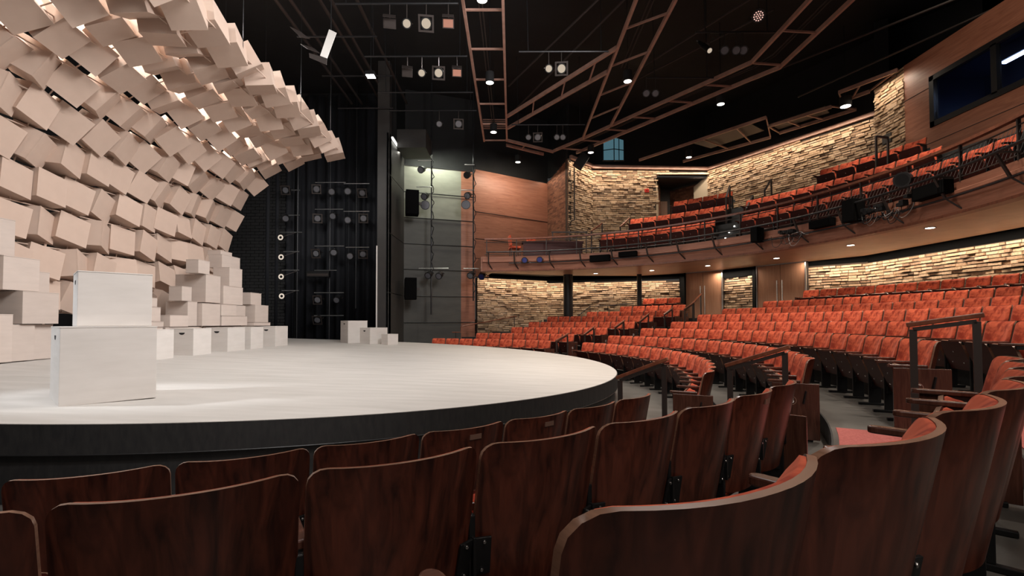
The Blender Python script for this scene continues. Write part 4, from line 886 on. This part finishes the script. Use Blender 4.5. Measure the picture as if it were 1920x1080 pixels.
# wall conduit rail on the brick corner
b = MB(); b.tube([(2.75, 20.9, 8.2), (2.75, 20.9, 5.9), (2.6, 20.95, 5.85)], .03, 8); b.tube([(2.75, 20.9, 7.6), (2.62, 20.92, 7.5), (2.6, 20.92, 7.2)], .02, 6); o = b.build('wall_ladder', 'darksteel'); tag(o, 'black vertical rail with hooks on the brick corner above the balcony', 'rail')
b = MB(); b.box((3.0, 20.5, 8.35), (.4, .4, .6), Matrix.Rotation(rad(35), 3, 'Y')); o = b.build('ceiling_projector', 'dull_black'); tag(o, 'dark angular box light mounted at the top of the brick corner', 'light')
# blue lantern window
bw = empty('blue_window_box', (4.57, 21.2, 8.62), 0, 'dim blue glazed corner window high above the brick wall', 'window')
b = MB(); b.add([(0, 0, 0), (-.42, .35, .12), (-.42, .35, 1.05), (0, 0, 1.05)], [(0, 1, 2, 3)]); b.add([(0, 0, 0), (.52, .35, .12), (.52, .35, 1.05), (0, 0, 1.05)], [(3, 2, 1, 0)]); b.build('glass', 'blueglass', bw)
b = MB()
for p, q in [((0, 0, -.02), (0, 0, 1.1)), ((-.42, .35, .1), (-.42, .35, 1.1)), ((.52, .35, .1), (.52, .35, 1.1)), ((0, 0, 0), (-.42, .35, .12)), ((0, 0, 0), (.52, .35, .12)), ((0, 0, 1.06), (-.42, .35, 1.06)), ((0, 0, 1.06), (.52, .35, 1.06)), ((0, 0, .52), (-.42, .35, .58)), ((0, 0, .52), (.52, .35, .58)), ((.26, .175, .05), (.26, .175, 1.1))]: b.beam(p, q, .035, .035)
b.build('window_bars', 'black', bw)

# ------------------------------------------------------------------ catwalks and ceiling
CZ = 8.75
def catwalk(name, A, B, rungs, label, zc=CZ, wd=.065, h=.11, rail_w=None):
    """A,B: polylines of the two side beams; rungs: list of fractions"""
    r = empty(name, (0, 0, 0), 0, label, 'catwalk')
    for P in (A, B):
        if not P: continue
        b = MB()
        for p, q in zip(P[:-1], P[1:]): b.beam((*p, zc+h/2), (*q, zc+h/2), wd, h)
        b.build('side_beam', 'catwalk', r)
    def at(P, t):
        ls = [math.dist(p, q) for p, q in zip(P[:-1], P[1:])]; s_ = t*sum(ls)
        for (p, q), l in zip(zip(P[:-1], P[1:]), ls):
            if s_ <= l or (p, q) == (P[-2], P[-1]): u = min(1, s_/l); return (p[0]+(q[0]-p[0])*u, p[1]+(q[1]-p[1])*u)
            s_ -= l
    for t in rungs:
        b = MB(); b.beam((*at(A, t), zc+h*.6), (*at(B, t), zc+h*.6), .04, .05); b.build('cross_bar', 'catwalk', r)
    return r
c1 = catwalk('catwalk', [(-1.11, 3.0), (-1.11, 19.3)], [(-.19, 3.0), (-.19, 19.3)], [i/10 for i in range(11)], 'straight catwalk frame running away from the camera, left of centre')
b = MB()
for k in range(6): b.beam((-1.1, 18.2, 8.85+.0+k*.07), (-.2, 18.2, 8.85+k*.07), .03, .02)
b.build('grille', 'catwalk', c1)
b = MB(); b.cyl((-.82, 3, 8.95), (-.72, 19, 8.95), .018, None, 6); b.cyl((-.74, 3, 8.95), (-.64, 19, 8.95), .018, None, 6); b.build('conduit', 'darksteel', c1)
c2 = catwalk('catwalk', [(2.86, 3), (2.86, 19.03)], [(3.80, 3), (3.73, 17.9)], [i/9 for i in range(10)], 'straight catwalk frame right of centre')
b = MB(); b.cyl((3.2, 3, 8.95), (3.25, 14, 8.95), .018, None, 6); b.cyl((3.3, 3, 8.95), (3.35, 14, 8.95), .018, None, 6); b.build('conduit', 'darksteel', c2)
catwalk('catwalk', [(-.15, 17.0), (2.84, 12.71)], [(-.15, 18.05), (2.83, 13.95)], [.3, .6, .85], 'diagonal catwalk link between the two straight catwalks')
c3 = catwalk('catwalk', [(1.81, 20.5), (2.87, 19.09), (6.84, 13.45), (6.86, 3)], [(2.83, 20.74), (7.19, 14.53), (7.79, 13.74), (7.9, 3)], [.02, .08, .15, .22, .3, .37, .45, .53, .62, .7, .8, .9, 1], 'long bent catwalk frame over the right-hand seats')
b = MB(); b.tube([(2.3, 20.6, 8.92), (7.1, 13.9, 8.92), (7.35, 13.3, 8.92), (7.4, 3, 8.92)], .02, 6); b.tube([(2.4, 20.6, 8.92), (7.2, 13.95, 8.92), (7.45, 13.35, 8.92), (7.5, 3, 8.92)], .015, 6); b.build('conduit', 'darksteel', c3)
catwalk('catwalk', [(-.22, 19.24), (1.81, 20.6)], [(-.22, 19.8), (1.4, 20.9)], [.4], 'short catwalk link above the wooden wall')
c4 = catwalk('catwalk', [(5.83, 21.7), (9.21, 17.15)], [(7.9, 21.9), (10.38, 19.03)], [.55, .8, 1], 'left part of the catwalk along the upper brick wall')
c5 = catwalk('catwalk', [(9.71, 17.96), (11.0, 16.3)], [(10.5, 18.6), (12.0, 16.5)], [0, .3, .6, 1], 'panel-backed catwalk piece near the booth wall')
c6 = catwalk('catwalk', [(10.56, 15.28), (11.35, 13.9)], [(11.1, 15.9), (11.5, 15.2)], [0, .4, 1], 'short catwalk end piece by the booth wall')
for c_, poly_ in ((c4, [(7.6, 19.9), (9.0, 17.9), (9.9, 18.6), (8.6, 20.5)]), (c5, [(9.8, 17.95), (10.9, 16.5), (11.4, 17.0), (10.4, 18.5)])):
    b = MB(); b.prism(poly_, 8.9, 8.93); b.build('mesh_deck', 'darksteel', c_)
# thin diagonal pipes
b = MB()
for p, q in [((-.1, 15.6, 9.2), (3.0, 10.4, 9.6)), ((0.2, 17.2, 9.2), (3.6, 9.8, 9.4)), ((3.6, 15.4, 9.3), (7.4, 9.6, 9.6)), ((4.4, 18.9, 9.0), (12.2, 8.8, 9.0)), ((3.9, 15.9, 9.4), (6.8, 12.2, 9.5)), ((9.8, 16.2, 9.1), (11.9, 11.5, 9.1))]: b.cyl(p, q, .03, None, 6)
o = b.build('grid_pipe', 'darksteel'); tag(o, 'thin diagonal pipes crossing between the catwalks under the dark ceiling', 'pipe', None); o['kind'] = 'stuff'
b = MB()
for x in (-6.4, -6.0, -5.2, -4.9, -4.2): b.cyl((x, 4, 10.2), (x, 19, 10.2), .05, None, 6)
o = b.build('grid_pipe', 'darksteel'); tag(o, 'long parallel dark pipes over the stage running away from the camera', 'pipe'); o['kind'] = 'stuff'
for k_, (y, x0, x1, z) in enumerate([(11.2, -6.4, -3.6, 9.4), (13.0, -5.9, -3.7, 9.3), (15.5, -6.2, -3.9, 9.5), (17.2, -6.3, -4.3, 9.2)]):
    b = MB(); b.cyl((x0, y, z), (x1, y, z), .025, None, 6); o = b.build('batten_pipe', 'pipe'); tag(o, 'horizontal batten pipe over the stage, %s in depth' % ORD[k_+1], 'pipe', 'batten pipes over the stage')
b = MB(); b.bx(-15, 14, -3, 27, 11.2, 11.4); b.build('ceiling', 'blackwall', kind='structure')
for k_, (x, y, r_) in enumerate([(1.6, 11.0, .8), (5.3, 11.4, .9)]):
    b = MB(); b.cyl((x, y, 10.2), (x, y, 10.5), r_, r_*.9, 28); b.cyl((x, y, 10.05), (x, y, 10.2), r_*.7, r_, 28); o = autos(b.build('air_diffuser', 'darksteel'), 30); tag(o, 'large round dark air diffuser at the top, %s catwalk' % ('between the two straight' if k_ == 0 else 'right of the second straight'), 'vent')
# under-balcony recessed lights
for i, (x, y) in enumerate([(3.44, 19.64), (5.43, 18.57), (6.97, 17.02), (8.33, 15.05), (8.86, 12.49), (8.93, 10.19)]):
    r = empty('recessed_light', (x, y, 3.425), 0, 'lit recessed light in the balcony soffit, %s from the left' % ORD[i+1], 'light', 'recessed soffit lights')
    b = MB(); b.cyl((0, 0, -.012), (0, 0, 0), .10, None, 20); b.build('trim_ring', 'darksteel', r); b = MB(); b.cyl((0, 0, -.015), (0, 0, -.012), .08, None, 20); b.build('lens', emit('soffit_lamp', (1, .9, .75), 9), r)
    spot('soffit_light', (x, y, 3.38), (x, y, 0), 80, 130, .8, WARM, .08)
# wall washers: lower level just under the valance, upper level just under the trim
def wash(p, q, z, off, power, aimz, col=WARM):
    a = Vector((*p, 0)); bb = Vector((*q, 0)); d = (bb-a); n = Vector((d.y, -d.x, 0)).normalized(); c = (a+bb)/2+n*off; L = d.length
    l = bpy.data.lights.new('wall_washer', 'AREA'); l.energy = power; l.color = col; l.shape = 'RECTANGLE'; l.size = L*.96; l.size_y = .05
    o = bpy.data.objects.new('wall_washer', l); COL.objects.link(o); o.location = (c.x, c.y, z)
    zax = -((c-n*off*.5+Vector((0, 0, aimz)))-Vector((c.x, c.y, z))).normalized(); xax = d.normalized(); yax = zax.cross(xax).normalized(); xax = yax.cross(zax)
    o.matrix_world = Matrix(((xax.x, yax.x, zax.x, c.x), (xax.y, yax.y, zax.y, c.y), (xax.z, yax.z, zax.z, z), (0, 0, 0, 1)))
for a_ in [((-1.52, 20.85), (1.65, 22.6), 3.38, .45, 46), ((1.65, 22.6), (7.15, 20.2), 3.30, .42, 74), ((8.13, 18.75), (8.86, 17.48), 3.30, .35, 26), ((9.82, 16.15), (11.05, 14.9), 3.38, .45, 32), ((11.05, 14.9), (11.42, 7.0), 3.38, .48, 120)]:
    wash(a_[0], a_[1], a_[2], a_[3], a_[4], a_[2]-1.25)
for a_ in [((2.48, 21.0), (3.75, 22.15), 8.6, .5, 32), ((3.75, 22.15), (9.16, 22.25), 8.55, .5, 80), ((9.16, 22.25), (12.45, 16.2), 8.5, .5, 95), ((11.58, 15.1), (11.52, 13.85), 8.7, .4, 18), ((1.72, 23.0), (2.48, 21.0), 8.2, .25, 10)]:
    wash(a_[0], a_[1], a_[2], a_[3], a_[4], a_[2]-1.5)
for loc, tgt, p_ in [((6.0, 8.0, 8.4), (11.5, 10.5, 7.0), 420), ((4.5, 17.2, 8.4), (5.0, 22.2, 5.6), 190), ((7.2, 15.0, 8.4), (10.6, 19.5, 5.8), 230), ((1.0, 17.5, 8.4), (2.6, 21.6, 5.8), 90), ((9.5, 13.6, 8.3), (11.5, 14.5, 6.4), 60)]:
    spot('wall_fill', loc, tgt, p_, 70, .8, WARM, .1)  # extra fill spots added to spread light over the walls

# ------------------------------------------------------------------ backstage black
b = MB(); b.bx(-15, -4.9, 20.2, 20.3, 0, 11.2); b.build('wall_back', 'blackwall', kind='structure')
b = MB(); b.bx(-15.1, -15, -3, 20.3, 0, 11.2); b.build('wall_left', 'blackwall', kind='structure')
b = MB(); b.bx(-15, 14, -3.1, -3, 0, 11.2); b.build('wall_front', 'blackwall', kind='structure')
b = MB(); b.bx(14.0, 14.1, -3, 14, 0, 11.2); b.build('wall_right', 'blackwall', kind='structure')
def drape(x0, x1, y, z0, z1, label, amp=.09, wl_=.42):
    n = int((x1-x0)/.06); vs = []; 
    for i in range(n+1):
        x = x0+(x1-x0)*i/n; yy = y+amp*math.sin(x*2*PI/wl_)+.03*math.sin(x*7.7); vs += [(x, yy, z0), (x, yy, z1)]
    b = MB(); b.add(vs, [(2*i, 2*i+2, 2*i+3, 2*i+1) for i in range(n)]); o = b.build('stage_drape', 'curtain', smooth=True)
    m = o.modifiers.new('thick', 'SOLIDIFY'); m.thickness = .01; tag(o, label, 'curtain')
drape(-9.0, -8.85+2.0, 19.95, .75, 11, 'black stage drape behind the middle lighting pole'); drape(-6.8, -5.2, 19.9, .75, 11, 'black stage drape beside the proscenium edge'); drape(-10.4, -9.1, 19.9, .75, 11, 'black stage drape behind the leftmost lighting pole')
b = MB(); b.prism([(-14.9, 17.35), (-4.9, 17.35), (-4.9, 20.2), (-14.9, 20.2)], 0, .74); b.build('floor', 'dull_black', kind='structure')
b = MB()
for r_ in range(60):
    zz = .8+r_*.13
    for c_ in range(8): b.bx(-12.3+c_*.36+(.18 if r_ % 2 else 0), -12.3+c_*.36+.34+(.18 if r_ % 2 else 0), 19.86, 19.9, zz, zz+.115)
b.build('wall_back', 'blackwall', kind='structure')
